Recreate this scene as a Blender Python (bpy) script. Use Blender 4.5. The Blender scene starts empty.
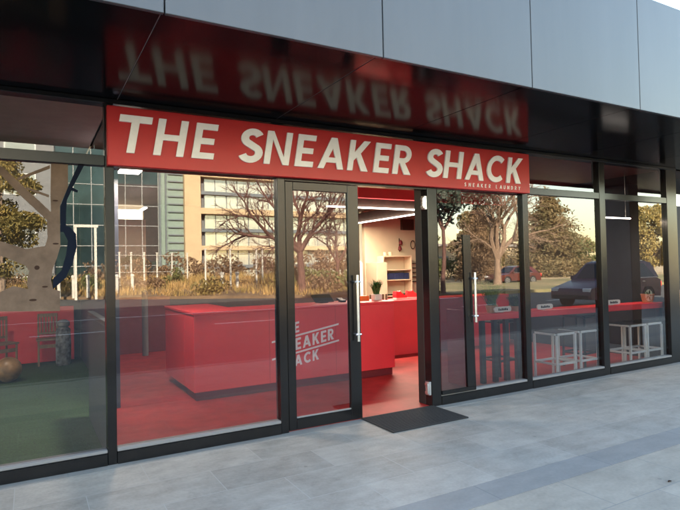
import bpy, math, random
from mathutils import Vector, Matrix
from mathutils.geometry import tessellate_polygon

R = math.radians
scene = bpy.context.scene
col = scene.collection

# ------------------------------------------------------------------ camera
CAM_D, CAM_H = 4.8497, 1.55
YAW, PITCH, ROLL = 0.514455, 0.022397, -0.021085
FPX = 550.935                                    # focal length in pixels of a 680 px wide frame
fw = Vector((math.sin(YAW) * math.cos(PITCH), math.cos(YAW) * math.cos(PITCH), math.sin(PITCH)))
rt = Vector((math.cos(YAW), -math.sin(YAW), 0))
up = rt.cross(fw)
c_, s_ = math.cos(ROLL), math.sin(ROLL)
rt2, up2 = rt * c_ + up * s_, up * c_ - rt * s_
cam = bpy.data.cameras.new("camera")
cam_o = bpy.data.objects.new("camera", cam)
col.objects.link(cam_o)
m3 = Matrix((rt2, up2, -fw)).transposed().to_4x4()
m3.translation = Vector((0, -CAM_D, CAM_H))
cam_o.matrix_world = m3
cam.sensor_width = 36.0
cam.sensor_fit = 'HORIZONTAL'
cam.lens = 36.0 * FPX / 680.0
cam.clip_start, cam.clip_end = 0.05, 2000
scene.camera = cam_o

# ------------------------------------------------------------------ sky, sun, exposure
SUN_EL, SUN_AZ = R(27), R(-18)                   # azimuth from +y towards +x
SKY_STRENGTH, SUN_STRENGTH, EXPOSURE = 0.098, 5.0, 3.55
world = bpy.data.worlds.new("World")
scene.world = world
world.use_nodes = True
wn = world.node_tree
bg = wn.nodes['Background']
sky = wn.nodes.new('ShaderNodeTexSky')
sky.sky_type = 'NISHITA'
sky.sun_disc = False
sky.sun_elevation = SUN_EL
sky.sun_rotation = SUN_AZ
sky.air_density, sky.dust_density, sky.ozone_density = 1.45, 0.7, 0.6
wn.links.new(sky.outputs[0], bg.inputs['Color'])
bg.inputs['Strength'].default_value = SKY_STRENGTH
sun = bpy.data.lights.new("sun", 'SUN')
sun.energy, sun.angle, sun.color = SUN_STRENGTH, R(0.5), (1.0, 0.86, 0.66)
sun_o = bpy.data.objects.new("sun", sun)
col.objects.link(sun_o)
to_sun = Vector((math.sin(SUN_AZ) * math.cos(SUN_EL), math.cos(SUN_AZ) * math.cos(SUN_EL), math.sin(SUN_EL)))
sun_o.rotation_euler = to_sun.to_track_quat('Z', 'Y').to_euler()
sun_o.location = (0, 30, 30)
scene.view_settings.view_transform = 'Standard'
scene.view_settings.look = 'None'
scene.view_settings.exposure = EXPOSURE
scene.view_settings.gamma = 1
scene.view_settings.use_curve_mapping = False
scene.cycles.use_denoising = True
scene.cycles.max_bounces = 10
scene.cycles.transparent_max_bounces = 24
scene.cycles.sample_clamp_indirect = 6

# ------------------------------------------------------------------ materials
M = {}

def mat(name, rgb, rough=0.6, metal=0.0, var=0.0, scale=6.0, bump=0.0, emit=None, spec=0.5, rgb2=None, stretch=None, coat=0.0, detail=5):
    m = bpy.data.materials.new(name)
    m.use_nodes = True
    nt = m.node_tree
    b = nt.nodes['Principled BSDF']
    b.inputs['Base Color'].default_value = (*rgb, 1)
    b.inputs['Roughness'].default_value = rough
    b.inputs['Metallic'].default_value = metal
    b.inputs['Specular IOR Level'].default_value = spec
    if coat:
        b.inputs['Coat Weight'].default_value = coat
        b.inputs['Coat Roughness'].default_value = 0.05
    if emit:
        b.inputs['Emission Color'].default_value = (*emit[0], 1)
        b.inputs['Emission Strength'].default_value = emit[1]
    if var or rgb2 or bump:
        tc = nt.nodes.new('ShaderNodeTexCoord')
        no = nt.nodes.new('ShaderNodeTexNoise')
        no.inputs['Scale'].default_value = scale
        no.inputs['Detail'].default_value = detail
        no.inputs['Roughness'].default_value = 0.6
        if stretch:
            mp = nt.nodes.new('ShaderNodeMapping')
            mp.inputs['Scale'].default_value = stretch
            nt.links.new(tc.outputs['Object'], mp.inputs[0])
            nt.links.new(mp.outputs[0], no.inputs['Vector'])
        else:
            nt.links.new(tc.outputs['Object'], no.inputs['Vector'])
        if var or rgb2:
            cr = nt.nodes.new('ShaderNodeValToRGB')
            a = tuple(max(0, c * (1 - var)) for c in rgb)
            z = rgb2 if rgb2 else tuple(min(1, c * (1 + var)) for c in rgb)
            cr.color_ramp.elements[0].position, cr.color_ramp.elements[1].position = 0.33, 0.67
            cr.color_ramp.elements[0].color = (*a, 1)
            cr.color_ramp.elements[1].color = (*z, 1)
            nt.links.new(no.outputs[0], cr.inputs[0])
            nt.links.new(cr.outputs[0], b.inputs['Base Color'])
        if bump:
            bp = nt.nodes.new('ShaderNodeBump')
            bp.inputs['Strength'].default_value = bump
            bp.inputs['Distance'].default_value = 0.02
            nt.links.new(no.outputs[0], bp.inputs['Height'])
            nt.links.new(bp.outputs[0], b.inputs['Normal'])
    M[name] = m
    return m

def glass_mat(name, tint, ior, wave=0.0, base_mirror=None):
    """clear sheet: tinted straight-through light plus a sharp mirror on the outer face"""
    m = bpy.data.materials.new(name)
    m.use_nodes = True
    nt = m.node_tree
    for n in list(nt.nodes):
        nt.nodes.remove(n)
    out = nt.nodes.new('ShaderNodeOutputMaterial')
    tr = nt.nodes.new('ShaderNodeBsdfTransparent')
    tr.inputs[0].default_value = (*tint, 1)
    gl = nt.nodes.new('ShaderNodeBsdfGlossy')
    gl.inputs['Roughness'].default_value = 0.0
    gl.inputs['Color'].default_value = (1, 1, 1, 1)
    fr = nt.nodes.new('ShaderNodeFresnel')
    fr.inputs['IOR'].default_value = ior
    ge = nt.nodes.new('ShaderNodeNewGeometry')
    sub = nt.nodes.new('ShaderNodeMath'); sub.operation = 'SUBTRACT'; sub.inputs[0].default_value = 1
    mul = nt.nodes.new('ShaderNodeMath'); mul.operation = 'MULTIPLY'
    nt.links.new(ge.outputs['Backfacing'], sub.inputs[1])
    nt.links.new(fr.outputs[0], mul.inputs[0]); nt.links.new(sub.outputs[0], mul.inputs[1])
    mx = nt.nodes.new('ShaderNodeMixShader')
    nt.links.new(mul.outputs[0], mx.inputs[0])
    nt.links.new(tr.outputs[0], mx.inputs[1]); nt.links.new(gl.outputs[0], mx.inputs[2])
    nt.links.new(mx.outputs[0], out.inputs[0])
    if wave:
        tc = nt.nodes.new('ShaderNodeTexCoord')
        no = nt.nodes.new('ShaderNodeTexNoise'); no.inputs['Scale'].default_value = 1.1; no.inputs['Detail'].default_value = 1
        bp = nt.nodes.new('ShaderNodeBump'); bp.inputs['Strength'].default_value = wave; bp.inputs['Distance'].default_value = 0.01
        nt.links.new(tc.outputs['Object'], no.inputs['Vector'])
        nt.links.new(no.outputs[0], bp.inputs['Height']); nt.links.new(bp.outputs[0], gl.inputs['Normal'])
    M[name] = m
    return m

glass_mat('shop_glass', (0.71, 0.70, 0.71), 1.95, wave=0.05)
glass_mat('door_glass', (0.73, 0.72, 0.73), 1.95, wave=0.045)
glass_mat('tinted_glass', (0.55, 0.55, 0.58), 2.0, wave=0.03)
glass_mat('car_glass', (0.35, 0.37, 0.38), 1.7)

def paving_mat(name, light, dark, row, width, mortar, off=(0, 0, 0)):
    m = bpy.data.materials.new(name); m.use_nodes = True
    nt = m.node_tree; b = nt.nodes['Principled BSDF']
    tc = nt.nodes.new('ShaderNodeTexCoord'); mp = nt.nodes.new('ShaderNodeMapping')
    mp.inputs['Location'].default_value = off
    br = nt.nodes.new('ShaderNodeTexBrick')
    br.inputs['Scale'].default_value = 1
    br.inputs['Brick Width'].default_value = width
    br.inputs['Row Height'].default_value = row
    br.inputs['Mortar Size'].default_value = 0.0042
    br.inputs['Mortar Smooth'].default_value = 0.3
    br.inputs['Color1'].default_value = (0.62, 0.62, 0.62, 1)
    br.inputs['Color2'].default_value = (0.38, 0.38, 0.38, 1)
    br.inputs['Mortar'].default_value = (0.5, 0.5, 0.5, 1)
    br.offset = 0.5
    nt.links.new(tc.outputs['Object'], mp.inputs[0]); nt.links.new(mp.outputs[0], br.inputs['Vector'])
    n1 = nt.nodes.new('ShaderNodeTexNoise'); n1.inputs['Scale'].default_value = 2.6; n1.inputs['Detail'].default_value = 7; n1.inputs['Roughness'].default_value = 0.65
    n2 = nt.nodes.new('ShaderNodeTexNoise'); n2.inputs['Scale'].default_value = 42; n2.inputs['Detail'].default_value = 4
    mp2 = nt.nodes.new('ShaderNodeMapping'); mp2.inputs['Scale'].default_value = (1.0, 2.6, 1)
    n3 = nt.nodes.new('ShaderNodeTexNoise'); n3.inputs['Scale'].default_value = 4.5; n3.inputs['Detail'].default_value = 6
    nt.links.new(tc.outputs['Object'], n1.inputs['Vector']); nt.links.new(tc.outputs['Object'], n2.inputs['Vector'])
    nt.links.new(tc.outputs['Object'], mp2.inputs[0]); nt.links.new(mp2.outputs[0], n3.inputs['Vector'])
    def mathn(op, a, bb):
        n = nt.nodes.new('ShaderNodeMath'); n.operation = op
        for i, v in enumerate((a, bb)):
            if hasattr(v, 'links'): nt.links.new(v, n.inputs[i])
            else: n.inputs[i].default_value = v
        return n.outputs[0]
    v = mathn('MULTIPLY', br.outputs['Color'], 0.60)
    v = mathn('ADD', v, mathn('MULTIPLY', n1.outputs[0], 0.60))
    v = mathn('ADD', v, mathn('MULTIPLY', n3.outputs[0], 0.35))
    v = mathn('ADD', v, mathn('MULTIPLY', n2.outputs[0], 0.24))
    v = mathn('MULTIPLY', mathn('SUBTRACT', v, 0.60), 1.75)
    n4 = nt.nodes.new('ShaderNodeTexNoise'); n4.inputs['Scale'].default_value = 6.5; n4.inputs['Detail'].default_value = 8; n4.inputs['Roughness'].default_value = 0.7
    nt.links.new(tc.outputs['Object'], n4.inputs['Vector'])
    st = nt.nodes.new('ShaderNodeMapRange'); st.inputs['From Min'].default_value = 0.56; st.inputs['From Max'].default_value = 0.70
    nt.links.new(n4.outputs[0], st.inputs['Value'])
    vo = nt.nodes.new('ShaderNodeTexVoronoi'); vo.inputs['Scale'].default_value = 2.3
    nt.links.new(tc.outputs['Object'], vo.inputs['Vector'])
    sp = nt.nodes.new('ShaderNodeMapRange'); sp.inputs['From Min'].default_value = 0.040; sp.inputs['From Max'].default_value = 0.028
    nt.links.new(vo.outputs['Distance'], sp.inputs['Value'])
    v = mathn('SUBTRACT', v, mathn('MULTIPLY', st.outputs[0], 0.22))
    v = mathn('SUBTRACT', v, mathn('MULTIPLY', sp.outputs[0], 0.30))
    cr = nt.nodes.new('ShaderNodeValToRGB')
    cr.color_ramp.elements[0].color = (*dark, 1); cr.color_ramp.elements[1].color = (*light, 1)
    nt.links.new(v, cr.inputs[0])
    mix = nt.nodes.new('ShaderNodeMix'); mix.data_type = 'RGBA'
    nt.links.new(br.outputs['Fac'], mix.inputs['Factor'])
    nt.links.new(cr.outputs[0], mix.inputs['A']); mix.inputs['B'].default_value = (*mortar, 1)
    nt.links.new(mix.outputs['Result'], b.inputs['Base Color'])
    rr = mathn('ADD', 0.56, mathn('MULTIPLY', n1.outputs[0], 0.30))
    b.inputs['Specular IOR Level'].default_value = 0.3
    nt.links.new(rr, b.inputs['Roughness'])
    bp = nt.nodes.new('ShaderNodeBump'); bp.inputs['Strength'].default_value = 0.18; bp.inputs['Distance'].default_value = 0.004
    hh = mathn('SUBTRACT', mathn('MULTIPLY', n2.outputs[0], 0.3), br.outputs['Fac'])
    nt.links.new(hh, bp.inputs['Height']); nt.links.new(bp.outputs[0], b.inputs['Normal'])
    M[name] = m
    return m

paving_mat('paving_grey', (0.385, 0.354, 0.315), (0.165, 0.152, 0.136), 0.435, 0.87, (0.315, 0.298, 0.275), off=(0.1, 0.17, 0))
paving_mat('paving_warm', (0.38, 0.335, 0.278), (0.185, 0.165, 0.140), 0.45, 0.9, (0.20, 0.19, 0.175), off=(0.35, 2.16, 0))
paving_mat('paving_band', (0.25, 0.24, 0.228), (0.155, 0.15, 0.145), 0.30, 1.16, (0.15, 0.15, 0.15), off=(0.2, 2.2, 0))
paving_mat('paving_edge', (0.27, 0.26, 0.245), (0.16, 0.153, 0.145), 0.30, 0.9, (0.2, 0.2, 0.2), off=(0.2, 0.3, 0))

mat('frame_black', (0.006, 0.006, 0.0066), 0.20, 0.0, spec=0.42, var=0.25, scale=9)
mat('frame_inner', (0.010, 0.010, 0.011), 0.5)
mat('gasket', (0.16, 0.16, 0.165), 0.45)
mat('fascia_grey', (0.060, 0.063, 0.070), 0.34, 0.0, var=0.09, scale=1.2, spec=0.45, stretch=(2.2, 1, 0.35), bump=0.02)
mat('soffit_black', (0.005, 0.005, 0.006), 0.15, 0.0, spec=0.07, bump=0.02, scale=1.2)
mat('sign_red', (0.43, 0.008, 0.013), 0.36, var=0.05, scale=3, spec=0.45)
mat('letter_white', (0.80, 0.79, 0.77), 0.45, var=0.04, scale=15)
mat('logo_white', (0.90, 0.87, 0.87), 0.5)
mat('steel', (0.62, 0.62, 0.63), 0.25, 0.9, var=0.06, scale=20)
mat('mat_rubber', (0.012, 0.012, 0.014), 0.85, bump=0.6, scale=160)
mat('red_floor', (0.30, 0.022, 0.022), 0.55, var=0.22, scale=3.5, spec=0.2)
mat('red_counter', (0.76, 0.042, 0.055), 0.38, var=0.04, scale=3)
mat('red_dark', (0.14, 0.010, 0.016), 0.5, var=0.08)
mat('cream_wall', (0.58, 0.48, 0.34), 0.75, var=0.05, scale=2)
mat('cream_shelf', (0.68, 0.55, 0.39), 0.6, var=0.04)
mat('brown_dark', (0.062, 0.036, 0.026), 0.6, var=0.2)
mat('charcoal_wall', (0.014, 0.017, 0.024), 0.7, var=0.2)
mat('navy_panel', (0.022, 0.030, 0.055), 0.45, var=0.15)
mat('ceiling_brown', (0.10, 0.075, 0.065), 0.8, var=0.1)
mat('ceiling_grey', (0.42, 0.40, 0.42), 0.85, var=0.08)
mat('turf', (0.028, 0.070, 0.022), 0.95, var=0.45, scale=45, bump=0.7)
mat('ply_beige', (0.44, 0.33, 0.23), 0.7, var=0.14, scale=4, stretch=(6, 6, 1))
mat('vinyl_beige', (0.130, 0.090, 0.066), 0.95, var=0.22, scale=7, spec=0.03)
mat('vinyl_dark', (0.010, 0.013, 0.022), 0.95, spec=0.02)
mat('ply_edge', (0.018, 0.020, 0.028), 0.7)
mat('knot_brown', (0.04, 0.024, 0.018), 0.9, spec=0.05)
mat('wood_slat', (0.22, 0.14, 0.08), 0.5, var=0.25, scale=5, stretch=(12, 12, 1))
mat('timber', (0.30, 0.16, 0.075), 0.55, var=0.35, scale=4, stretch=(1, 1, 14))
mat('yellow_paint', (0.75, 0.47, 0.02), 0.5)
mat('white_metal', (0.62, 0.68, 0.66), 0.4, var=0.04)
mat('black_metal', (0.016, 0.018, 0.02), 0.4)
mat('led', (1, 0.95, 0.85), 0.5, emit=((1.0, 0.92, 0.80), 1.1))
mat('shop_red_light', (0.6, 0.02, 0.02), 0.5, emit=((1.0, 0.05, 0.04), 2.0))
mat('plant_green', (0.05, 0.13, 0.03), 0.6, var=0.5, scale=30)
mat('plant_dark', (0.035, 0.09, 0.03), 0.6, var=0.4, scale=30)
mat('pot_white', (0.72, 0.68, 0.62), 0.5)
mat('pot_tan', (0.42, 0.28, 0.17), 0.7, var=0.15)
mat('terracotta', (0.45, 0.21, 0.12), 0.7, var=0.12)
mat('orange_box', (0.80, 0.16, 0.02), 0.5)
mat('blue_box', (0.025, 0.035, 0.10), 0.5)
mat('screen_black', (0.008, 0.008, 0.010), 0.2)
mat('ball_brown', (0.26, 0.15, 0.06), 0.4, var=0.4, scale=8)
mat('pattern_bw', (0.02, 0.02, 0.025), 0.7, rgb2=(0.22, 0.23, 0.25), scale=14, detail=1)
mat('stone', (0.50, 0.37, 0.22), 0.75, var=0.07, scale=0.8)
mat('office_grey', (0.15, 0.155, 0.16), 0.7, var=0.08, scale=1)
mat('office_glass', (0.36, 0.38, 0.34), 0.05, 0.62, var=0.18, scale=0.35)
mat('office_glass_pale', (0.74, 0.74, 0.63), 0.10, 0.55, var=0.12, scale=0.4)
mat('teal_glass', (0.035, 0.065, 0.068), 0.04, 0.5, var=0.4, scale=0.4)
mat('band_grey', (0.13, 0.155, 0.17), 0.5)
mat('fin_green', (0.20, 0.27, 0.23), 0.4, var=0.1)
mat('grid_grey', (0.24, 0.25, 0.25), 0.5)
mat('mullion_white', (0.55, 0.56, 0.54), 0.5)
mat('dark_wall', (0.018, 0.016, 0.016), 0.7)
mat('shade_block_panel', (0.20, 0.21, 0.22), 0.6, var=0.06, scale=0.6)
mat('asphalt', (0.060, 0.059, 0.058), 0.85, var=0.25, scale=3, bump=0.2)
mat('kerb', (0.20, 0.185, 0.165), 0.8, var=0.12)
mat('road_paint', (0.72, 0.72, 0.70), 0.6, var=0.08)
mat('soil', (0.16, 0.105, 0.06), 0.95, var=0.35, scale=0.6)
mat('dry_ground', (0.38, 0.29, 0.17), 0.95, var=0.25, scale=0.5)
mat('lawn', (0.10, 0.11, 0.035), 0.95, rgb2=(0.30, 0.23, 0.12), scale=0.35, bump=0.3)
mat('dry_grass', (0.22, 0.17, 0.04), 0.85, rgb2=(0.52, 0.31, 0.12), scale=0.6)
mat('post_white', (0.56, 0.53, 0.47), 0.5, var=0.05)
mat('bark', (0.20, 0.145, 0.105), 0.85, var=0.35, scale=5, stretch=(3, 3, 0.6), bump=0.3)
mat('bark_red', (0.11, 0.052, 0.040), 0.85, var=0.35, scale=5, stretch=(3, 3, 0.6), bump=0.3)
mat('bark_pale', (0.21, 0.14, 0.095), 0.85, var=0.3, scale=5, stretch=(3, 3, 0.6), bump=0.3)
mat('leaf_gold', (0.10, 0.088, 0.022), 0.7, rgb2=(0.27, 0.19, 0.05), scale=1.2)
mat('leaf_green', (0.055, 0.075, 0.018), 0.7, rgb2=(0.12, 0.115, 0.035), scale=1.2)
mat('leaf_dark', (0.022, 0.040, 0.026), 0.6, rgb2=(0.045, 0.065, 0.045), scale=1.5)
mat('leaf_conifer', (0.075, 0.068, 0.024), 0.75, rgb2=(0.19, 0.13, 0.058), scale=0.7)
mat('leaf_russet', (0.12, 0.075, 0.04), 0.8, rgb2=(0.22, 0.135, 0.07), scale=0.8)
mat('hedge_leaf', (0.06, 0.085, 0.02), 0.7, rgb2=(0.13, 0.135, 0.035), scale=1.5)
mat('tan_render', (0.44, 0.35, 0.22), 0.8, var=0.08, scale=0.6)
mat('car_beige', (0.27, 0.215, 0.155), 0.25, 0.35, var=0.06, coat=0.8)
mat('car_plum', (0.045, 0.015, 0.034), 0.32, 0.0, spec=0.35)
mat('car_red', (0.075, 0.016, 0.012), 0.3, 0.0, coat=0.3)
mat('tyre', (0.014, 0.014, 0.014), 0.85)
mat('rim', (0.40, 0.40, 0.41), 0.3, 0.8)
mat('tail_red', (0.55, 0.01, 0.012), 0.2, emit=((1.0, 0.05, 0.04), 0.6))
mat('head_clear', (0.65, 0.66, 0.68), 0.12, 0.3)
mat('car_window', (0.008, 0.009, 0.010), 0.06, 0.0, spec=0.3)
mat('skyline_roof', (0.24, 0.22, 0.20), 0.8)

# ------------------------------------------------------------------ mesh helpers
class MB:
    def __init__(self):
        self.v, self.f = [], []
    def add(self, vs, fs):
        n = len(self.v)
        self.v += [tuple(p) for p in vs]
        self.f += [tuple(i + n for i in f) for f in fs]
        return self
    def box(self, x0, x1, y0, y1, z0, z1):
        return self.add([(x0, y0, z0), (x1, y0, z0), (x1, y1, z0), (x0, y1, z0), (x0, y0, z1), (x1, y0, z1), (x1, y1, z1), (x0, y1, z1)],
                        [(3, 2, 1, 0), (4, 5, 6, 7), (0, 1, 5, 4), (1, 2, 6, 5), (2, 3, 7, 6), (3, 0, 4, 7)])
    def bbox(self, x0, x1, y0, y1, z0, z1, b=0.006):
        """box with chamfered edges"""
        b = min(b, (x1 - x0) / 2.01, (y1 - y0) / 2.01, (z1 - z0) / 2.01)
        vs, idx = [], {}
        X, Y, Z = (x0, x1), (y0, y1), (z0, z1)
        for i in (0, 1):
            for j in (0, 1):
                for k in (0, 1):
                    sx, sy, sz = (b, -b)[i], (b, -b)[j], (b, -b)[k]
                    for ax, p in enumerate(((X[i], Y[j] + sy, Z[k] + sz), (X[i] + sx, Y[j], Z[k] + sz), (X[i] + sx, Y[j] + sy, Z[k]))):
                        idx[i, j, k, ax] = len(vs); vs.append(p)
        fs = []
        for i in (0, 1):
            q = [idx[i, 0, 0, 0], idx[i, 1, 0, 0], idx[i, 1, 1, 0], idx[i, 0, 1, 0]]; fs.append(q if i else q[::-1])
            q = [idx[0, i, 0, 1], idx[1, i, 0, 1], idx[1, i, 1, 1], idx[0, i, 1, 1]]; fs.append(q[::-1] if i else q)
            q = [idx[0, 0, i, 2], idx[1, 0, i, 2], idx[1, 1, i, 2], idx[0, 1, i, 2]]; fs.append(q if i else q[::-1])
        for a in (0, 1):
            for c in (0, 1):
                fs.append([idx[a, c, 0, 0], idx[a, c, 1, 0], idx[a, c, 1, 1], idx[a, c, 0, 1]])
                fs.append([idx[a, 0, c, 0], idx[a, 1, c, 0], idx[a, 1, c, 2], idx[a, 0, c, 2]])
                fs.append([idx[0, a, c, 1], idx[1, a, c, 1], idx[1, a, c, 2], idx[0, a, c, 2]])
                for d in (0, 1):
                    fs.append([idx[a, c, d, 0], idx[a, c, d, 1], idx[a, c, d, 2]])
        return self.add(vs, fs)
    def tube(self, a, b, ra, rb=None, n=8, caps=True):
        rb = ra if rb is None else rb
        a, b = Vector(a), Vector(b)
        d = (b - a)
        if d.length < 1e-6: return self
        d.normalize()
        u = d.orthogonal().normalized(); w = d.cross(u)
        vs = []
        for c, r in ((a, ra), (b, rb)):
            for i in range(n):
                t = 2 * math.pi * i / n
                vs.append(c + (u * math.cos(t) + w * math.sin(t)) * r)
        fs = [(i, (i + 1) % n, n + (i + 1) % n, n + i) for i in range(n)]
        if caps:
            fs += [tuple(range(n))[::-1], tuple(range(n, 2 * n))]
        return self.add(vs, fs)
    def lathe(self, prof, c=(0, 0, 0), n=20):
        vs, fs = [], []
        for r, z in prof:
            for i in range(n):
                t = 2 * math.pi * i / n
                vs.append((c[0] + r * math.cos(t), c[1] + r * math.sin(t), c[2] + z))
        for k in range(len(prof) - 1):
            for i in range(n):
                fs.append((k * n + i, k * n + (i + 1) % n, (k + 1) * n + (i + 1) % n, (k + 1) * n + i))
        fs.append(tuple(range(n))[::-1]); fs.append(tuple(range((len(prof) - 1) * n, len(prof) * n)))
        return self.add(vs, fs)
    def poly(self, loops, fmap, depth):
        """extruded flat shape with holes; fmap(u, v, d) -> point, d = 0 front, depth = back"""
        loops3 = [[Vector((p[0], p[1], 0)) for p in lp] for lp in loops]
        flat = [p for lp in loops for p in lp]
        tris = tessellate_polygon(loops3)
        n = len(flat)
        vs = [fmap(p[0], p[1], 0) for p in flat] + [fmap(p[0], p[1], depth) for p in flat]
        fs = []
        for t in tris:
            a, b, c = (flat[i] for i in t)
            area = (b[0] - a[0]) * (c[1] - a[1]) - (b[1] - a[1]) * (c[0] - a[0])
            t = t if area > 0 else (t[0], t[2], t[1])
            fs.append(tuple(t)); fs.append((t[2] + n, t[1] + n, t[0] + n))
        k = 0
        for lp in loops:
            L = len(lp)
            for i in range(L):
                j = (i + 1) % L
                fs.append((k + i, k + i + n, k + j + n, k + j))
            k += L
        return self.add(vs, fs)
    def build(self, name, m, parent=None, smooth=False, loc=None):
        me = bpy.data.meshes.new(name)
        me.from_pydata(self.v, [], self.f)
        me.update()
        if smooth:
            me.polygons.foreach_set('use_smooth', [True] * len(me.polygons))
            try: me.set_sharp_from_angle(angle=R(38))
            except Exception: pass
        o = bpy.data.objects.new(name, me)
        col.objects.link(o)
        me.materials.append(M[m] if isinstance(m, str) else m)
        if parent is not None: o.parent = parent
        if loc is not None: o.location = loc
        return o

def fix_normals(o):
    import bmesh
    bm = bmesh.new(); bm.from_mesh(o.data)
    bmesh.ops.recalc_face_normals(bm, faces=bm.faces)
    bm.to_mesh(o.data); bm.free()
    return o

def tag(o, label=None, cat=None, group=None, kind=None):
    if label: o['label'] = label
    if cat: o['category'] = cat
    if group: o['group'] = group
    if kind: o['kind'] = kind
    return o

def empty(name, loc, label=None, cat=None, group=None, rz=0):
    o = bpy.data.objects.new(name, None)
    col.objects.link(o)
    o.empty_display_size = 0.1
    o.location = loc
    o.rotation_euler = (0, 0, rz)
    return tag(o, label, cat, group)

def copy_tree(o, parent=None):
    c = o.copy(); col.objects.link(c)
    if parent is not None: c.parent = parent
    for ch in list(o.children): copy_tree(ch, c)
    return c

def struct(name, mb, m):
    return tag(mb.build(name, m), kind='structure')

# ------------------------------------------------------------------ glyphs (unit cap height)
def arc(cx, cy, rx, ry, a0, a1, n=14):
    return [(cx + rx * math.cos(R(a0 + (a1 - a0) * i / n)), cy + ry * math.sin(R(a0 + (a1 - a0) * i / n))) for i in range(n + 1)]

def ribbon(cl, w):
    L, Rr = [], []
    for i, p in enumerate(cl):
        a = cl[max(0, i - 1)]; b = cl[min(len(cl) - 1, i + 1)]
        dx, dy = b[0] - a[0], b[1] - a[1]; l = math.hypot(dx, dy)
        nx, ny = -dy / l * w / 2, dx / l * w / 2
        L.append((p[0] + nx, p[1] + ny)); Rr.append((p[0] - nx, p[1] - ny))
    return Rr + L[::-1]

def glyph(ch, w=0.2):
    """-> (loops, advance width)"""
    if ch == 'T':
        W = .80; m = W / 2
        return [[(0, 1 - w * .95), (m - w / 2, 1 - w * .95), (m - w / 2, 0), (m + w / 2, 0), (m + w / 2, 1 - w * .95), (W, 1 - w * .95), (W, 1), (0, 1)]], W
    if ch == 'H':
        W = .80; a, b = .5 - w * .42, .5 + w * .42
        return [[(0, 0), (w, 0), (w, a), (W - w, a), (W - w, 0), (W, 0), (W, 1), (W - w, 1), (W - w, b), (w, b), (w, 1), (0, 1)]], W
    if ch == 'E':
        W = .61; t = w * .88; a, b = .5 - t / 2, .5 + t / 2
        return [[(0, 0), (W, 0), (W, t), (w, t), (w, a), (W - .05, a), (W - .05, b), (w, b), (w, 1 - t), (W, 1 - t), (W, 1), (0, 1)]], W
    if ch == 'L':
        W = .52
        return [[(0, 0), (W, 0), (W, w * .9), (w, w * .9), (w, 1), (0, 1)]], W
    if ch == 'N':
        W = .82; d = w * 1.25
        return [[(0, 0), (w, 0), (w, 1 - d * .98), (W - w, 0), (W, 0), (W, 1), (W - w, 1), (W - w, d * .98), (w, 1), (0, 1)]], W
    if ch == 'A':
        W = .92; m = W / 2; e = w * 1.08; tw = w * .55
        k = (m - tw) / 1.0                       # slope of the outer edge
        def inner(z): return e + k * z
        za, zb = .20, .20 + w * .82
        apex = (m - e) / k
        apex = min(apex, .985)
        return [[(0, 0), (e, 0), (inner(za), za), (W - inner(za), za), (W - e, 0), (W, 0), (m + tw, 1), (m - tw, 1)],
                [(inner(zb), zb), (m, apex * .93), (W - inner(zb), zb)]], W
    if ch == 'K':
        W = .78; d = w * 1.3
        return [[(0, 0), (w, 0), (w, .33), (w + .10, .44), (W - d, 0), (W, 0), (w + .235, .575), (W - .02, 1), (W - .02 - d * .98, 1), (w, .60), (w, 1), (0, 1)]], W
    if ch == 'R':
        W = .68; t = w * .9; yb = .38; r = (1 - yb) / 2; cy = yb + r; cx = W - .03 - r
        outer = [(0, 0), (w, 0), (w, yb), (cx - .10, yb), (W - w * 1.18, 0), (W + .02, 0), (cx + .10, yb + .015)] + arc(cx, cy, r, r, -72, 90, 14) + [(0, 1)]
        hole = [(w, yb + t), (w, 1 - t)] + arc(cx, cy, r - w * .9, r - t, 90, -90, 10)
        return [outer, hole], W
    if ch == 'D':
        W = .74; t = w * .9
        outer = [(0, 0)] + arc(W - .5, .5, .5, .5, -90, 90, 16) + [(0, 1)]
        hole = [(w, t), (w, 1 - t)] + arc(W - .5, .5, .5 - w, .5 - t, 90, -90, 12)
        return [outer, hole], W
    if ch == 'C':
        cl = arc(.5, .5, .5 - w / 2, .515 - w / 2, 47, 313, 26)
        return [ribbon(cl, w)], .85
    if ch == 'U':
        W = .74; cl = [(w / 2, 1), (w / 2, .6)] + arc(W / 2, .36, W / 2 - w / 2, .37 - w / 2, 180, 360, 14) + [(W - w / 2, .6), (W - w / 2, 1)]
        return [ribbon(cl, w)], W
    if ch == 'Y':
        W = .76; m = W / 2; d = w * 1.15
        return [[(m - w / 2, 0), (m + w / 2, 0), (m + w / 2, .44), (W, 1), (W - d, 1), (m, .60), (d, 1), (0, 1), (m - w / 2, .44)]], W
    if ch == 'S':
        rx, r = .295 - w / 2 + .01, .27 - w / 2 + .012
        top = arc(.31, 1.01 - w / 2 - r, rx * .93, r, 25, 262, 16)
        bot = arc(.31, -.01 + w / 2 + r * 1.06, rx * 1.03, r * 1.06, 82, -160, 16)
        return [ribbon(top[:-1] + bot[1:], w)], .63
    return None, .4

def put_glyph(mb, ch, x0, z0, h, sx, y, depth, slant=0.0, shear=0.0, w=0.2, xref=None):
    """front face at y, body going back by depth; slant leans the letter, shear raises it along x"""
    loops, W = glyph(ch, w)
    xr = x0 if xref is None else xref
    def f(u, v, d):
        x = x0 + u * h * sx + slant * v * h
        return (x, y + d, z0 + v * h + shear * (x - xr))
    mb.poly(loops, f, depth)
    return W * h * sx

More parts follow.
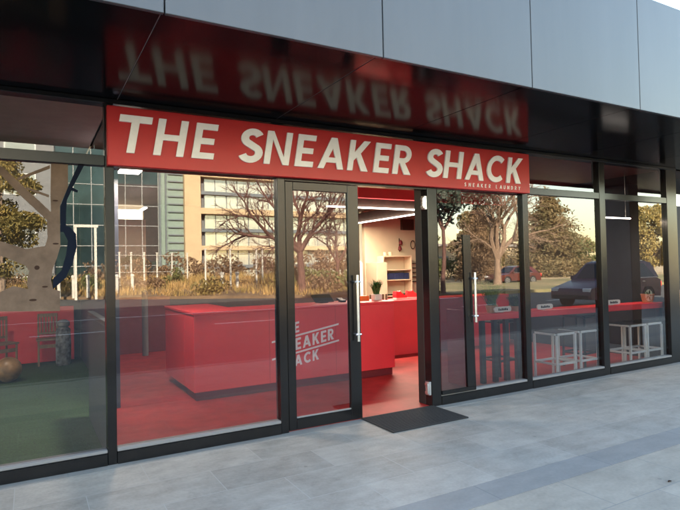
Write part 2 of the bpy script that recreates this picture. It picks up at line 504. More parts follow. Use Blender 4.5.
# ------------------------------------------------------------------ setting: ground
g = MB(); g.box(-400, 500, -600, 300, -0.60, -0.15)
struct('ground', g, 'dry_ground')
def slab(name, x0, x1, y0, y1, z0, z1, m):
    return struct(name, MB().box(x0, x1, y0, y1, z0, z1), m)
slab('pavement', -60, 70, -1.90, -0.15, -0.149, 0.0, 'paving_grey')
slab('paving_band', -60, 70, -2.165, -1.903, -0.149, 0.001, 'paving_band')
slab('pavement_edge_strip', -60, 70, -0.147, -0.01, -0.149, 0.001, 'paving_edge')
slab('outer_pavement', -60, 70, -4.0, -2.168, -0.149, 0.0, 'paving_warm')
slab('kerb', -120, 200, -4.158, -4.003, -0.149, 0.004, 'kerb')
slab('road', -120, 200, -62, -4.16, -0.149, -0.12, 'asphalt')
def sheet(name, pts, z0, z1, m):
    return tag(fix_normals(MB().poly([pts], lambda u, v, d_: (u, v, z0 + d_), z1 - z0).build(name, m)), kind='structure')
sheet('planting_bed', [(-20, -56), (19.5, -17.5), (19.5, -61.9), (-20, -61.9)], -0.119, 0.04, 'soil')
sheet('far_kerb', [(-20.1, -55.75), (19.5, -17.15), (19.5, -17.49), (-20.1, -55.99)], -0.119, 0.05, 'soil')
bk = MB(); nx, ny = 40, 12
def bank_z(dp): return .04 + 1.15 * (1 - math.exp(-max(0, dp) / 7.0))
def bed_front(x): return -17.5 - (19.5 - x) * .9747
for i in range(nx + 1):
    x = -19.9 + i * 39.3 / nx
    for j in range(ny + 1):
        dp = 12.0 * j / ny
        y = bed_front(x) - .15 - dp / .716
        bk.v.append((x, y, .045 if j == 0 else (bank_z(dp) + .05 * math.sin(x * 2.3 + j))))
for i in range(nx):
    for j in range(ny):
        a = i * (ny + 1) + j; bk.f.append((a, a + 1, a + ny + 2, a + ny + 1))
tag(bk.build('bank', 'soil', smooth=True), kind='structure')
sheet('lawn', [(19.6, -17.15), (60, -17.15), (60, -31), (19.6, -31)], -0.119, 0.05, 'lawn')
sheet('driveway', [(60.1, -17.15), (140, -17.15), (140, -31), (60.1, -31)], -0.119, 0.03, 'dry_ground')
sheet('verge', [(19.6, -31.02), (140, -31.02), (140, -61.9), (19.6, -61.9)], -0.119, 0.02, 'dry_ground')
MBm = MB()
for i in range(26):
    MBm.box(-40 + i * 5, -38 + i * 5, -12.06, -11.92, -0.1195, -0.1165)
MBm.box(-60, 19, -16.8, -16.66, -0.1195, -0.1165)
struct('road_marking', MBm, 'road_paint')
slab('red_shop_floor', 0.575, 9.74, 0.06, 7.0, -0.149, 0.0, 'red_floor')
slab('door_threshold', 2.13, 3.95, -0.012, 0.058, -0.149, 0.003, 'red_floor')
slab('turf_floor', 0.5735, 0.818, 1.95, 6.28, -.149, 0.0035, 'turf')
slab('turf_floor', -4.5, 0.573, 0.06, 6.28, -0.149, 0.0, 'turf')

# ------------------------------------------------------------------ the shop building
shop = empty('shop_building', (0, 0, 0), 'long shop building with black framed glazing under a deep grey panelled canopy', 'building')
SOF, FAS_Y, FAS_T = 2.97, -1.85, 4.01
seams = [2.06 + 1.414 * k for k in range(-12, 11)]
for i, (a, b) in enumerate(zip(seams[:-1], seams[1:])):
    MB().bbox(a + .004, b - .004, FAS_Y, FAS_Y + .03, SOF - .035, FAS_T, .003).build('fascia_panel', 'fascia_grey', shop)
    MB().bbox(a + .0025, b - .0025, FAS_Y + .035, 0.02, SOF, SOF + .02, .002).build('soffit_panel', 'soffit_black', shop)
for a in seams[1:-1]:
    MB().box(a - .0022, a + .0022, FAS_Y + .036, .02, SOF + .003, SOF + .018).build('soffit_joint', 'gasket', shop)
MB().box(seams[0], seams[-1], FAS_Y + .032, 2.0, SOF + .022, FAS_T - .02).build('canopy_roof', 'frame_inner', shop)
# unseen block above the canopy, added to shade the pavement and road
MB().box(-40, 11.5, 2.003, 18, FAS_T - .018, 13.4).build('shade_upper_block', 'shade_block_panel', shop)
for i in range(12):  # windows dressing the added shade block
    x = -38 + i * 4.1
    for z in (5.3, 9.2):
        fr = MB().box(x, x + 2.6, 1.93, 2.0, z, z + 2.2).build('shade_block_window', 'frame_black', shop)
        MB().box(x + .08, x + 2.52, 1.915, 1.928, z + .08, z + 2.12).build('pane', 'teal_glass', fr)
MB().box(11.505, 17, 5.5, 18, 0, 13.4).build('shade_rear_block', 'shade_block_panel', shop)  # second unseen block, added to keep the parked car in shade
# framing of the shopfront: (x0, x1) of the uprights
def mullion(x0, x1, z0=0.0, z1=2.93, y0=-0.045, y1=0.075, m='frame_black'):
    o = MB().bbox(x0, x1, y0, y1, z0, z1, .004).build('mullion', m, shop)
    return o
HEAD0, HEAD1 = 2.928, 2.968
MB().bbox(-16.0, 8.68, -0.05, 0.08, HEAD0, HEAD1, .003).build('header', 'frame_black', shop)
for a, b in ((-4.6, -4.52), (-2.1, -2.02), (0.542, 0.612), (2.05, 2.128), (3.84, 3.972), (5.330, 5.422), (6.826, 6.946), (8.42, 8.68)):
    mullion(a, b)
TR0, TR1 = 2.415, 2.50            # transom rail
bays = [(-4.52, -2.10), (-2.02, 0.542), (0.612, 2.05), (3.972, 5.330), (5.422, 6.826), (6.946, 8.42)]
for a, b in bays:
    wo = MB().bbox(a + .001, b - .001, -0.052, 0.06, 0.0, 0.098, .004).build('shop_window', 'frame_black', shop)
    MB().bbox(a + .001, b - .001, -0.04, 0.06, TR0, TR1, .003).build('transom_rail', 'frame_black', wo)
    MB().bbox(a + .001, b - .001, -0.043, 0.05, 0.0985, 0.125, .004).build('sill', 'gasket', wo)
    MB().box(a + .001, b - .001, 0.000, 0.010, 0.126, TR0 - .001).build('pane', 'shop_glass', wo)
    to = MB().box(a + .001, b - .001, 0.001, 0.011, TR1 + .001, HEAD0 - .001).build('transom_pane', 'shop_glass', wo)
MB().bbox(2.129, 3.839, -0.04, 0.06, 2.388, TR1, .003).build('door_head', 'frame_black', shop)
MB().box(2.129, 3.839, 0.001, 0.011, TR1 + .001, HEAD0 - .001).build('transom_pane', 'shop_glass', shop)
# closed leaf of the entrance
d = MB()
DX0, DX1, DZ0, DZ1 = 2.134, 2.950, 0.012, 2.384
d.bbox(DX0, DX0 + .083, -.032, .022, DZ0, DZ1, .004)
d.bbox(DX1 - .126, DX1, -.032, .022, DZ0, DZ1, .004)
d.bbox(DX0 + .083, DX1 - .126, -.0315, .0215, DZ1 - .08, DZ1, .004)
d.bbox(DX0 + .083, DX1 - .126, -.0315, .0215, DZ0, DZ0 + .105, .004)
door = d.build('door', 'frame_black', shop)
door['label'] = 'closed black door leaf left of the opening'
MB().box(DX0 + .084, DX1 - .127, -.010, .000, DZ0 + .106, DZ1 - .081).build('pane', 'door_glass', door)
MB().box(DX0 + .083, DX1 - .126, -.020, -.0105, DZ0 + .105, DZ0 + .118).build('glazing_bead', 'gasket', door)
def handle_bar(x, y, z0, z1, sgn):
    h = MB()
    h.tube((x, y, z0), (x, y, z1), .015, n=12)
    for z in (z0 + .07, z1 - .07):
        h.tube((x, y, z), (x, y - sgn * .055, z), .010, n=8)
        h.tube((x - .03, y, z), (x + .03, y, z), .012, n=8)
    return h
handle_bar(2.888, -.088, 0.80, 1.47, -1).build('handle', 'steel', door, smooth=True)
# open leaf folded back flat along the fixed pane: stile, bottom rail and pull handle
d = MB()
d.add([(4.345, -.062, .158), (4.470, -.062, .158), (4.435, -.062, 1.892), (4.325, -.062, 1.892), (4.345, -.028, .158), (4.470, -.028, .158), (4.435, -.028, 1.892), (4.325, -.028, 1.892)],
      [(0, 1, 2, 3), (7, 6, 5, 4), (4, 5, 1, 0), (5, 6, 2, 1), (6, 7, 3, 2), (7, 4, 0, 3)])
leaf = d.build('door', 'frame_black', shop)
leaf['label'] = 'open door leaf folded flat along the fixed pane'
MB().bbox(3.973, 4.475, -.06, -.03, .112, .157, .003).build('bottom_rail', 'frame_black', leaf)
MB().box(3.973, 4.323, -.050, -.040, .158, 2.41).build('pane', 'tinted_glass', leaf)
handle_bar(4.452, -.105, 0.89, 1.46, -1).build('handle', 'steel', leaf, smooth=True)
# patch fittings on the open jamb
for z in (2.245, 0.20):
    h = MB()
    h.bbox(3.805, 3.838, -.036, .03, z - .075, z + .075, .003)
    h.tube((3.80, -.025, z - .045), (3.80, -.025, z + .045), .014, n=10)
    h.bbox(3.790, 3.806, -.03, .02, z + .03, z + .06, .002); h.bbox(3.790, 3.806, -.03, .02, z - .06, z - .03, .002)
    h.build('hinge', 'steel', shop, smooth=True)
# inner dark reveal of the jamb
MB().bbox(3.842, 3.97, .076, .20, 0.001, 2.92, .004).build('jamb', 'frame_inner', shop)
# column carrying the canopy edge further along
MB().bbox(9.59, 9.86, -1.80, -1.30, 0.0, SOF - .002, .01).build('column', 'navy_panel', shop)
# end return and dark neighbour recess
MB().box(8.683, 8.70, 0.085, 3.2, 0.0, SOF - .002).build('return_wall', 'charcoal_wall', shop)
MB().box(8.71, 21, 3.3, 3.45, 0.0, SOF - .002).build('recess_wall', 'dark_wall', shop)
for k in range(3):
    MB().bbox(10.9 + k * 1.3, 10.96 + k * 1.3, 3.18, 3.29, .9, 2.2, .004).build('recess_mullion', 'gasket', shop)
MB().box(8.71, 21, .03, 3.29, -.149, 0.0025).build('recess_floor', 'paving_edge', shop)

# ------------------------------------------------------------------ sign
sign = empty('shop_sign', (0.556, -0.1, 2.412), 'long red sign board above the glass with white slanted capitals', 'sign')
o = MB().bbox(0, 4.832, -.012, 0.055, 0, 0.484, .004).build('sign_board', 'sign_red', sign)
SX, SZ = -0.556, -2.412
cells = [('T', .6, .822), ('H', .905, .80), ('E', 1.223, .615), ('S', 1.628, .76), ('N', 1.882, .81), ('E', 2.194, .615), ('A', 2.439, .92), ('K', 2.770, .78), ('E', 3.076, .61), ('R', 3.316, .74), ('S', 3.748, .76), ('H', 4.001, .84), ('A', 4.317, .92), ('C', 4.640, .85), ('K', 4.967, .79)]
for ch, x, wd in cells:
    mb = MB()
    loops, W = glyph(ch, .196)
    put_glyph(mb, ch, x + SX, 2.518 + SZ, .31, wd / W, -.030, .017, slant=.178, w=.196)
    fix_normals(mb.build('letter', 'letter_white', sign))
x = 4.322
for ch in 'SNEAKER LAUNDRY':
    if ch == ' ':
        x += .050; continue
    loops, W = glyph(ch, .17)
    tg = MB(); put_glyph(tg, ch, x + SX, 2.4425 + SZ, .043, 0.9, -.016, .0035, w=.17, slant=.1)
    fix_normals(tg.build('small_letter', 'letter_white', sign))
    x += .0625

# ------------------------------------------------------------------ door mat
dm = MB().bbox(2.93, 3.86, -.60, -.02, .0015, .014, .006).build('door_mat', 'mat_rubber')
tag(dm, 'black ribbed rubber mat lying on the paving before the entrance', 'door mat')
rb = MB()
for i in range(22):
    y = -.575 + i * .0245
    rb.box(2.955, 3.835, y, y + .012, .0142, .0175)
rb.build('ribs', 'mat_rubber', dm)
dm.rotation_euler = (0, 0, R(0))

lf_ = MB()
lf_.poly([[(-.022, 0), (-.009, -.008), (.008, -.009), (.023, 0), (.009, .009), (-.008, .009)]], lambda u, v, d_: (3.895 + u, -2.58 + v, .004 + .006 * abs(v) / .016 + d_), .0015)
tag(fix_normals(lf_.build('fallen_leaf', 'knot_brown')), 'small dark dry leaf lying on the paving at the bottom right', 'leaf')

# ------------------------------------------------------------------ interior walls and ceilings
def wall(name, label, m, *b, cat='wall'):
    return tag(MB().box(*b).build(name, m), label, cat)
tag(MB().box(8.62, 9.8, 3.52, 3.58, 0, 2.96).build('cross_wall', 'charcoal_wall'), 'dark cross wall closing the wider back part of the shop', 'wall')
tag(MB().box(9.74, 9.80, 3.581, 7.12, 0, 2.96).build('side_wall', 'charcoal_wall'), 'dark side wall of the wider back part of the shop', 'wall')
bw = MB().box(0.93, 2.11, 7.0, 7.12, 0, 2.62)
tag(bw.build('back_wall', 'cream_wall'), 'cream back wall section at the left end of the red shop', 'wall')
tag(MB().box(2.111, 7.42, 7.25, 7.37, 0, 2.96).build('back_wall', 'brown_dark'), 'dark brown recessed back wall behind the counter', 'wall')
tag(MB().box(7.421, 9.74, 7.0, 7.12, 0, 2.96).build('back_wall', 'cream_wall'), 'cream back wall carrying the shelves, seen through the doorway', 'wall')
sw = tag(MB().box(8.62, 8.68, .08, 3.45, 0, 2.96).build('side_wall', 'charcoal_wall'), 'dark charcoal side wall at the end of the bar', 'wall')
pw = tag(MB().box(0.82, 0.90, 1.9, 7.37, 0, 2.96).build('party_wall', 'navy_panel'), 'dark navy party wall between the green floor and the red shop', 'wall')
tag(MB().box(-4.5, 0.815, 6.30, 6.42, 0, 2.96).build('play_room_wall', 'charcoal_wall'), 'dark wall behind the painted tree cut-out', 'wall')
struct('ceiling', MB().box(0.62, 9.8, 0.09, 7.4, 2.962, 2.968), 'ceiling_brown')
struct('ceiling', MB().box(-4.5, 0.60, 0.09, 6.4, 2.962, 2.968), 'ceiling_grey')
pp = MB().bbox(.552, .598, .12, 1.67, .0, 1.10, .005).build('low_partition', 'navy_panel')
tag(pp, 'low dark blue partition panel on green turf behind the left window', 'partition')
MB().bbox(.545, .605, .12, 1.67, 1.102, 1.14, .005).build('rail', 'black_metal', pp)
tag(MB().bbox(5.0, 8.55, 3.30, 3.42, 2.76, 2.955, .005).build('ceiling_beam', 'red_counter'), 'red painted beam across the ceiling above the counter', 'beam')
b1 = tag(MB().bbox(4.4, 8.4, 3.56, 3.80, 2.62, 2.85, .005).build('light_trough', 'brown_dark'), 'dark brown ceiling trough parallel to the shopfront with a light strip', 'ceiling trough')
b2 = tag(MB().bbox(6.98, 7.2, 3.81, 6.9, 2.62, 2.85, .005).build('light_trough', 'brown_dark'), 'dark brown ceiling trough running back from the shopfront with a light strip', 'ceiling trough')
def led(label, x0, x1, y0, y1, z, power, parent=None):
    o = tag(MB().bbox(x0, x1, y0, y1, z, z + .022, .004).build('pendant_luminaire' if z < 2.4 else 'luminaire', 'led'), label, 'light strip', 'linear ceiling lights')
    la = bpy.data.lights.new('strip_lamp', 'AREA')
    la.shape = 'RECTANGLE'; la.size, la.size_y = max(.1, x1 - x0), max(.1, y1 - y0)
    la.energy, la.color = power, (1.0, 0.83, 0.62)
    lo = bpy.data.objects.new('strip_lamp', la); col.objects.link(lo)
    lo.location = ((x0 + x1) / 2, (y0 + y1) / 2, z - .02); lo.parent = o
    return o
LP = 17
led('thin white light strip seen level across the top of the doorway', 4.5, 6.46, 3.50, 3.55, 2.60, LP)
led('thin white light strip slanting across the doorway towards the back', 6.92, 6.97, 3.85, 6.75, 2.60, LP)
led('white light strip seen through the window under the word THE', 1.67, 1.73, 4.7, 6.0, 2.60, LP * .15)
lr = led('white light strip hanging on wires over the right end of the bar', 7.33, 8.12, .34, .36, 2.20, LP * .15)
for x in (7.45, 8.0):
    MB().tube((x, .35, 2.222), (x, .35, 2.96), .004, n=5).build('cord', 'steel', lr)
def downlight(label, x, y, power, z=2.93):
    o = tag(MB().bbox(x - .11, x + .11, y - .11, y + .11, z + .005, z + .03, .004).build('ceiling_light', 'led'), label, 'ceiling light', 'square ceiling lights')
    la = bpy.data.lights.new('ceiling_lamp', 'AREA'); la.size = .22; la.energy, la.color = power, (1.0, 0.86, 0.68)
    lo = bpy.data.objects.new('ceiling_lamp', la); col.objects.link(lo); lo.location = (x, y, z - .005); lo.parent = o
    if z < 2.9: MB().tube((x, y, z + .031), (x, y, 2.961), .008, n=8).build('stem', 'white_metal', o)
downlight('square ceiling light seen through the window below the letter T', .971, 1.5, 9, 2.63)
downlight('added square light out of view, brightening the play room and its green turf', -.9, 3.2, 7)  # unseen lamp added to brighten the left unit
# counter
ct = empty('counter', (1.69, 1.7, 0), 'long plain red service counter with a white slanted logo on its front', 'counter')
cb = MB()
cb.bbox(0.0, 2.885, 0, .45, .10, 1.02, .006)
cb.bbox(0.0, .60, .451, 1.55, .10, 1.02, .006)
cb.build('body', 'red_counter', ct)
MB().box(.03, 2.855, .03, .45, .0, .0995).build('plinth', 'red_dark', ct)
for xj in (.96, 1.92):
    MB().box(xj - .0016, xj + .0016, -.0006, .003, .105, 1.018).build('panel_joint', 'red_dark', ct)
ctop = MB(); ctop.bbox(-.012, 2.90, -.012, .60, 1.0205, 1.052, .004); ctop.bbox(-.012, .62, .601, 1.56, 1.0205, 1.052, .004)
ctop.build('top', 'red_counter', ct)
lg = MB()
SH = .170; LX = 2.68 - 1.69
def lbase(xw): return SH * (xw - 2.68)
def line_word(word, x0, x1, z, h):
    tot = sum(glyph(c, .215)[1] for c in word)
    sx = .85
    gap = ((x1 - x0) - tot * h * sx) / (len(word) - 1)
    x = x0
    for c in word:
        w = put_glyph(lg, c, x - 1.69, z + lbase(x), h, sx, -.006, .005, shear=SH, w=.215)
        x += w + gap
line_word('THE', 2.77, 3.065, .655, .138)
line_word('SNEAKER', 2.77, 3.575, .432, .150)
line_word('SHACK', 2.77, 3.345, .225, .138)
for z in (.605, .385):
    lg.poly([[(2.68 - 1.69, 0), (3.655 - 1.69, 0), (3.655 - 1.69, .022), (2.68 - 1.69, .022)]], lambda u, v, d_, z=z: (u, -.006 + d_, z + v + SH * (u - .99)), .005)
fix_normals(lg.build('logo', 'logo_white', ct))

tag(MB().bbox(.95, 2.4, 6.2, 6.6, 0, 1.05, .006).build('low_cabinet', 'red_dark'), 'low dark red cabinet at the back of the shop behind the counter end', 'cabinet')
bc = tag(MB().bbox(5.0, 8.3, 3.05, 3.6, .0, .95, .006).build('back_counter', 'red_counter'), 'lower red work counter behind the doorway, further back', 'counter')
tag(MB().lathe([(.055, 0), (.055, 1.18), (.02, 1.2)], (1.86, 5.8, 0), 18).build('queue_post', 'office_grey', smooth=True), 'slim grey round post standing at the back of the red shop', 'post')
# things on the counter
def grass_plant(name, label, x, y, z, potm, potr, poth, leafm, n, hgt, spread, seed, cat='plant', square=False):
    rnd = random.Random(seed)
    t = empty(name, (x, y, z), label, cat)
    if square:
        MB().bbox(-potr, potr, -potr, potr, 0.001, poth, .006).build('pot', potm, t)
    else:
        MB().lathe([(potr * .78, 0.001), (potr, poth * .9), (potr * 1.05, poth * .9), (potr * 1.05, poth), (potr * .9, poth), (potr * .88, poth * .86)], n=20).build('pot', potm, t, smooth=True)
    mb = MB()
    for i in range(n):
        a = rnd.uniform(0, 6.283); l = hgt * rnd.uniform(.55, 1.1); s = spread * rnd.uniform(.1, 1.0)
        w = rnd.uniform(.004, .009)
        p0 = Vector((rnd.uniform(-.5, .5) * potr, rnd.uniform(-.5, .5) * potr, poth * .84))
        dr = Vector((math.cos(a), math.sin(a), 0)); side = Vector((-math.sin(a), math.cos(a), 0)) * w
        p1 = p0 + dr * s * .45 + Vector((0, 0, l * .65)); p2 = p0 + dr * s + Vector((0, 0, l * rnd.uniform(.75, 1.0)))
        mb.add([p0 - side, p0 + side, p1 + side, p1 - side, p2], [(0, 1, 2, 3), (3, 2, 4)])
    mb.build('leaves', leafm, t)
    return t
grass_plant('potted_plant', 'small green grassy plant in a white cube pot on the counter', 4.49, 2.02, 1.052, 'pot_white', .06, .09, 'plant_green', 240, .24, .15, 3, square=True)
tb = empty('tablet_till', (3.62, 2.02, 1.052), 'black tablet till tilted on a stand on the counter', 'till')
tbm = MB(); tbm.bbox(-.15, .15, -.01, .01, .0, .17, .004)
to = tbm.build('screen', 'screen_black', tb); to.location = (0, 0, .015); to.rotation_euler = (R(-55), 0, 0)
MB().bbox(-.06, .06, .0, .11, .001, .02, .004).build('stand', 'screen_black', tb)
t2 = empty('card_reader', (3.90, 2.05, 1.052), 'small black card reader beside the tablet till', 'card reader')
r0 = MB().bbox(-.045, .045, -.07, .07, .012, .045, .006).build('body', 'screen_black', t2); r0.rotation_euler = (R(15), 0, 0)
MB().bbox(-.03, .03, -.03, .03, .001, .012, .003).build('foot', 'gasket', t2)
ob = tag(MB().bbox(4.24, 4.39, 2.06, 2.18, 1.053, 1.12, .006).build('orange_box', 'orange_box'), 'small orange box on the counter left of the grassy plant', 'box')
# red trainers on show
def trainer(label, x, y, z, rz):
    t = empty('trainer', (x, y, z), label, 'shoe', 'red trainers on show', rz)
    prof = [(-.13, .03), (.12, .03), (.14, .045), (.13, .065), (.06, .085), (.0, .12), (-.03, .155), (-.05, .15), (-.06, .13), (-.11, .14), (-.13, .15), (-.14, .09)]
    MB().poly([prof], lambda u, v, d_: (u, -.045 + d_, v), .09).build('upper', 'red_counter', t)
    sole = [(-.14, .0), (.13, .0), (.15, .018), (.15, .032), (-.14, .034)]
    MB().poly([sole], lambda u, v, d_: (u, -.05 + d_, v), .10).build('sole', 'pot_white', t)
    return t
trainer('red trainer with white sole on the lower red counter, left one of the pair', 5.80, 3.25, .951, .15)
trainer('red trainer with white sole on the lower red counter, nearest the open door', 6.12, 3.28, .951, -.25)
# slatted screen behind the plant
sl = empty('slat_screen', (4.75, 2.6, 0), 'low screen of brown slats behind the grassy plant', 'screen')
q = MB()
for k in range(6):
    q.box(k * .06, k * .06 + .03, 0, .02, .9, 1.10)
q.build('slat', 'wood_slat', sl); MB().box(-.02, .36, .021, .05, 0.0, 1.0).build('backing', 'brown_dark', sl)
# shelves on the back wall
sh = empty('shelf_unit', (7.76, 6.98, 0.78), 'cream open shelf unit on the back wall holding dark blue boxes', 'shelf')
q = MB(); q.bbox(0, .03, -.30, 0, 0, 1.04, .003); q.build('side_panel', 'cream_shelf', sh); MB().bbox(.87, .90, -.30, 0, 0, 1.04, .003).build('side_panel', 'cream_shelf', sh)
for z in (0.0, .40, .66, 1.01):
    MB().bbox(.031, .869, -.30, 0, z, z + .03, .003).build('shelf_board', 'cream_shelf', sh)
rnd = random.Random(5)
for k in range(5):
    z = 1.211; h = rnd.uniform(.13, .17); x = 7.82 + k * .155
    tag(MB().bbox(x, x + .145, 6.72, 6.93, z, z + h, .004).build('shoe_box', 'blue_box'), 'dark blue shoe box in the row on the cream shelf', 'box', 'blue shoe boxes on the shelf')
tg0 = tag(MB().bbox(7.95, 8.55, 6.72, 6.9, .811, .84, .004).build('tray', 'screen_black'), 'flat black tray on the lowest cream shelf', 'tray')
for k in range(2):
    tag(MB().lathe([(.05, 0), (.055, .09), (.03, .10)], (7.93 + k * .16, 6.85, 1.821), 14).build('jar', 'cream_shelf', smooth=True), 'small pale jar standing on top of the shelf unit', 'jar', 'jars on the shelf unit')
tag(MB().bbox(8.54, 8.92, 6.9, 6.995, 2.50, 2.78, .004).build('wall_box', 'brown_dark'), 'square dark brown box high on the cream wall', 'box')
cbn = tag(MB().bbox(7.44, 7.75, 6.5, 6.99, 0, 1.65, .005).build('cabinet', 'cream_wall'), 'tall cream cabinet against the wall left of the shelf unit', 'cabinet')
for k in range(5):
    tag(MB().bbox(8.76, 9.08, 6.93, 6.995, 1.12 + k * .12, 1.145 + k * .12, .003).build('wall_ledge', 'brown_dark'), 'thin brown wall ledge in the stack right of the shelf unit', 'ledge', 'thin brown wall ledges')
hk = empty('hanging_shoes', (8.48, 6.94, 1.95), 'pair of small red shoes hanging on the cream wall above the shelves', 'shoes')
for dz, dx in ((0.0, -.01), (.15, .02)):
    MB().lathe([(.02, 0), (.05, .03), (.04, .10), (.02, .13)], (dx, 0, dz), 12).build('shoe', 'red_dark', hk, smooth=True)
MB().box(-.006, .014, .035, .05, -.02, .33).build('hook', 'brown_dark', hk)
rg = MB()
for k in range(20):
    a0, a1 = 2 * math.pi * k / 20, 2 * math.pi * (k + 1) / 20
    rg.tube((8.91 + .07 * math.cos(a0), 6.96, 2.11 + .11 * math.sin(a0)), (8.91 + .07 * math.cos(a1), 6.96, 2.11 + .11 * math.sin(a1)), .012, n=6)
tag(rg.build('wall_ring', 'brown_dark'), 'thin brown oval ring hung on the cream wall', 'ring')

# ------------------------------------------------------------------ bar along the right windows
bar = empty('window_bar', (4.80, .50, 0), 'long red ledge bar standing along the right hand windows', 'bar', rz=R(-5.5))
MB().bbox(0.05, 3.78, 0, .30, .82, .905, .006).build('top', 'red_counter', bar)
MB().bbox(0.0, .045, 0.01, .36, 0.0, .97, .005).build('end_panel', 'red_counter', bar)
MB().bbox(.05, .26, .20, .36, 0.0, .813, .005).build('end_block', 'red_counter', bar)
for x in (.30, .50, .69, .88, 2.45, 3.70):
    MB().bbox(x, x + .065, .02, .08, 0.001, .819, .004).build('leg', 'black_metal', bar)
def stool(name, label, group, m, seatm, h, w):
    t = empty(name, (0, 0, 0), label, 'stool', group)
    e = w / 2; r = .0145
    for sx in (-1, 1):
        for sy in (-1, 1):
            MB().bbox(sx * e - r, sx * e + r, sy * e - r, sy * e + r, 0.001, h - .031, .003).build('leg', m, t)
    f = MB()
    for z in (h - .03, .20):
        for s in (-1, 1):
            f.bbox(-e + r, e - r, s * e - r, s * e + r, z, z + .03, .003)
            f.bbox(s * e - r, s * e + r, -e + r, e - r, z, z + .026, .003)
    f.build('rail', m, t)
    MB().bbox(-e - .004, e + .004, -e - .004, e + .004, h - .003, h + .006, .003).build('seat', seatm, t)
    return t
st0 = stool('bar_stool', 'white square framed stool', 'white framed stools at the bar', 'white_metal', 'black_metal', .62, .36)
spots = [(6.20, .26, 0, 'left white framed stool of the pair behind the middle right window'),
         (6.68, .26, 0, 'right white framed stool of the pair behind the middle right window'),
         (7.78, .26, 0, 'left white framed stool of the pair behind the last window'),
         (8.20, .26, 0, 'right white framed stool behind the last window, nearest the end post')]
for i, (x, y, a, lb) in enumerate(spots):
    s = st0 if i == 0 else copy_tree(st0)
    s.location = (x, y, 0); s.rotation_euler = (0, 0, a); s['label'] = lb
sk0 = stool('bar_stool', 'black stool', 'black stools at the bar', 'black_metal', 'black_metal', .76, .34)
for i, (x, y, lb) in enumerate(((5.78, .86, 'tall black framed stool inside the left end of the bar'), (7.18, .60, 'tall black framed stool standing between the two white pairs'))):
    s = sk0 if i == 0 else copy_tree(sk0)
    s.location = (x, y, 0); s['label'] = lb; s.rotation_euler = (0, 0, .1 * i)
# things on the bar
ZB = .906
grass_plant('potted_plant', 'leafy plant in a round tan pot at the left end of the bar', 5.36, .56, ZB, 'pot_tan', .08, .10, 'plant_green', 150, .36, .30, 7)
grass_plant('potted_plant', 'low bushy dark plant in a tan pot second along the bar', 5.80, .545, ZB, 'pot_tan', .10, .07, 'plant_dark', 420, .17, .18, 8)
grass_plant('potted_plant', 'empty looking terracotta pot with sprigs at the right end of the bar', 8.38, .28, ZB, 'terracotta', .095, .13, 'plant_dark', 24, .09, .05, 9)
def plaque(label, x, y):
    t = empty('name_plaque', (x, y, ZB), label, 'plaque', 'small white plaques on the bar')
    out = arc(.12, .045, .035, .035, -90, 90, 8) + arc(-.12, .045, .035, .035, 90, 270, 8)
    fix_normals(MB().poly([out], lambda u, v, d_: (u, d_, v), .018).build('board', 'pot_white', t))
    mk = MB()
    for k in range(6):
        mk.box(-.085 + k * .03, -.065 + k * .03, -.003, -.0005, .03, .03 + (.03, .022, .03, .026)[k % 4])
    mk.build('lettering', 'screen_black', t)
    MB().bbox(-.03, .03, .019, .05, .001, .02, .003).build('foot', 'pot_white', t)
plaque('small white rounded plaque on the bar under the leafy plant', 5.45, .447)
plaque('small white rounded plaque on the bar behind the middle right window', 6.18, .378)
plaque('small white rounded plaque on the bar at the start of the last window', 7.50, .252)

# ------------------------------------------------------------------ play room behind the left window
win = [o_ for o_ in shop.children if o_.name.startswith('shop_window')][1]
dec = MB()
tree = [(-0.75, 1.302), (0.21, 1.254), (0.212, 1.411), (0.163, 1.428), (0.15, 1.499), (0.164, 1.592), (0.193, 1.67), (0.218, 1.764), (0.216, 1.874), (0.217, 2.079), (0.275, 2.232), (0.277, 2.412), (0.157, 2.412), (0.152, 2.155), (0.154, 2.03), (0.052, 2.135), (-0.164, 2.36), (-0.259, 2.406), (-0.40, 2.406), (-0.183, 2.306), (-0.041, 2.139), (0.126, 1.967), (0.129, 1.826), (0.111, 1.764), (-0.018, 1.741), (-0.187, 1.801), (-0.434, 1.866), (-0.435, 1.764), (-0.155, 1.681), (-0.019, 1.611), (0.001, 1.572), (-0.013, 1.504), (-0.007, 1.435), (-0.105, 1.461), (-0.189, 1.419), (-0.75, 1.385)]
def on_glass(y0):
    return lambda u, v, d_: (u, y0 + d_, v)
dec.poly([tree], on_glass(-.003), .002)
for tw in ([(-0.073, 2.283), (-0.067, 2.264), (0.15, 2.371), (0.15, 2.398)], [(-0.014, 2.219), (-0.014, 2.201), (0.141, 2.143), (0.142, 2.163)]):
    dec.poly([tw], on_glass(-.0032), .002)
decal = fix_normals(dec.build('tree_decal', 'vinyl_beige', win))
decal['label'] = 'flat beige tree with knots stuck on the left window'
dl = [(0.163, 1.428), (0.248, 1.508), (0.302, 1.621), (0.334, 1.76), (0.329, 1.86), (0.287, 1.915), (0.258, 1.922), (0.259, 2.009), (0.267, 2.129), (0.3, 2.206), (0.343, 2.192), (0.347, 2.208), (0.308, 2.23), (0.393, 2.412), (0.349, 2.412), (0.275, 2.232), (0.22, 2.079), (0.218, 1.874), (0.24, 1.875), (0.272, 1.804), (0.256, 1.693), (0.226, 1.575), (0.164, 1.506)]
fix_normals(MB().poly([dl], on_glass(-.0045), .002).build('dark_limb_decal', 'vinyl_dark', win))
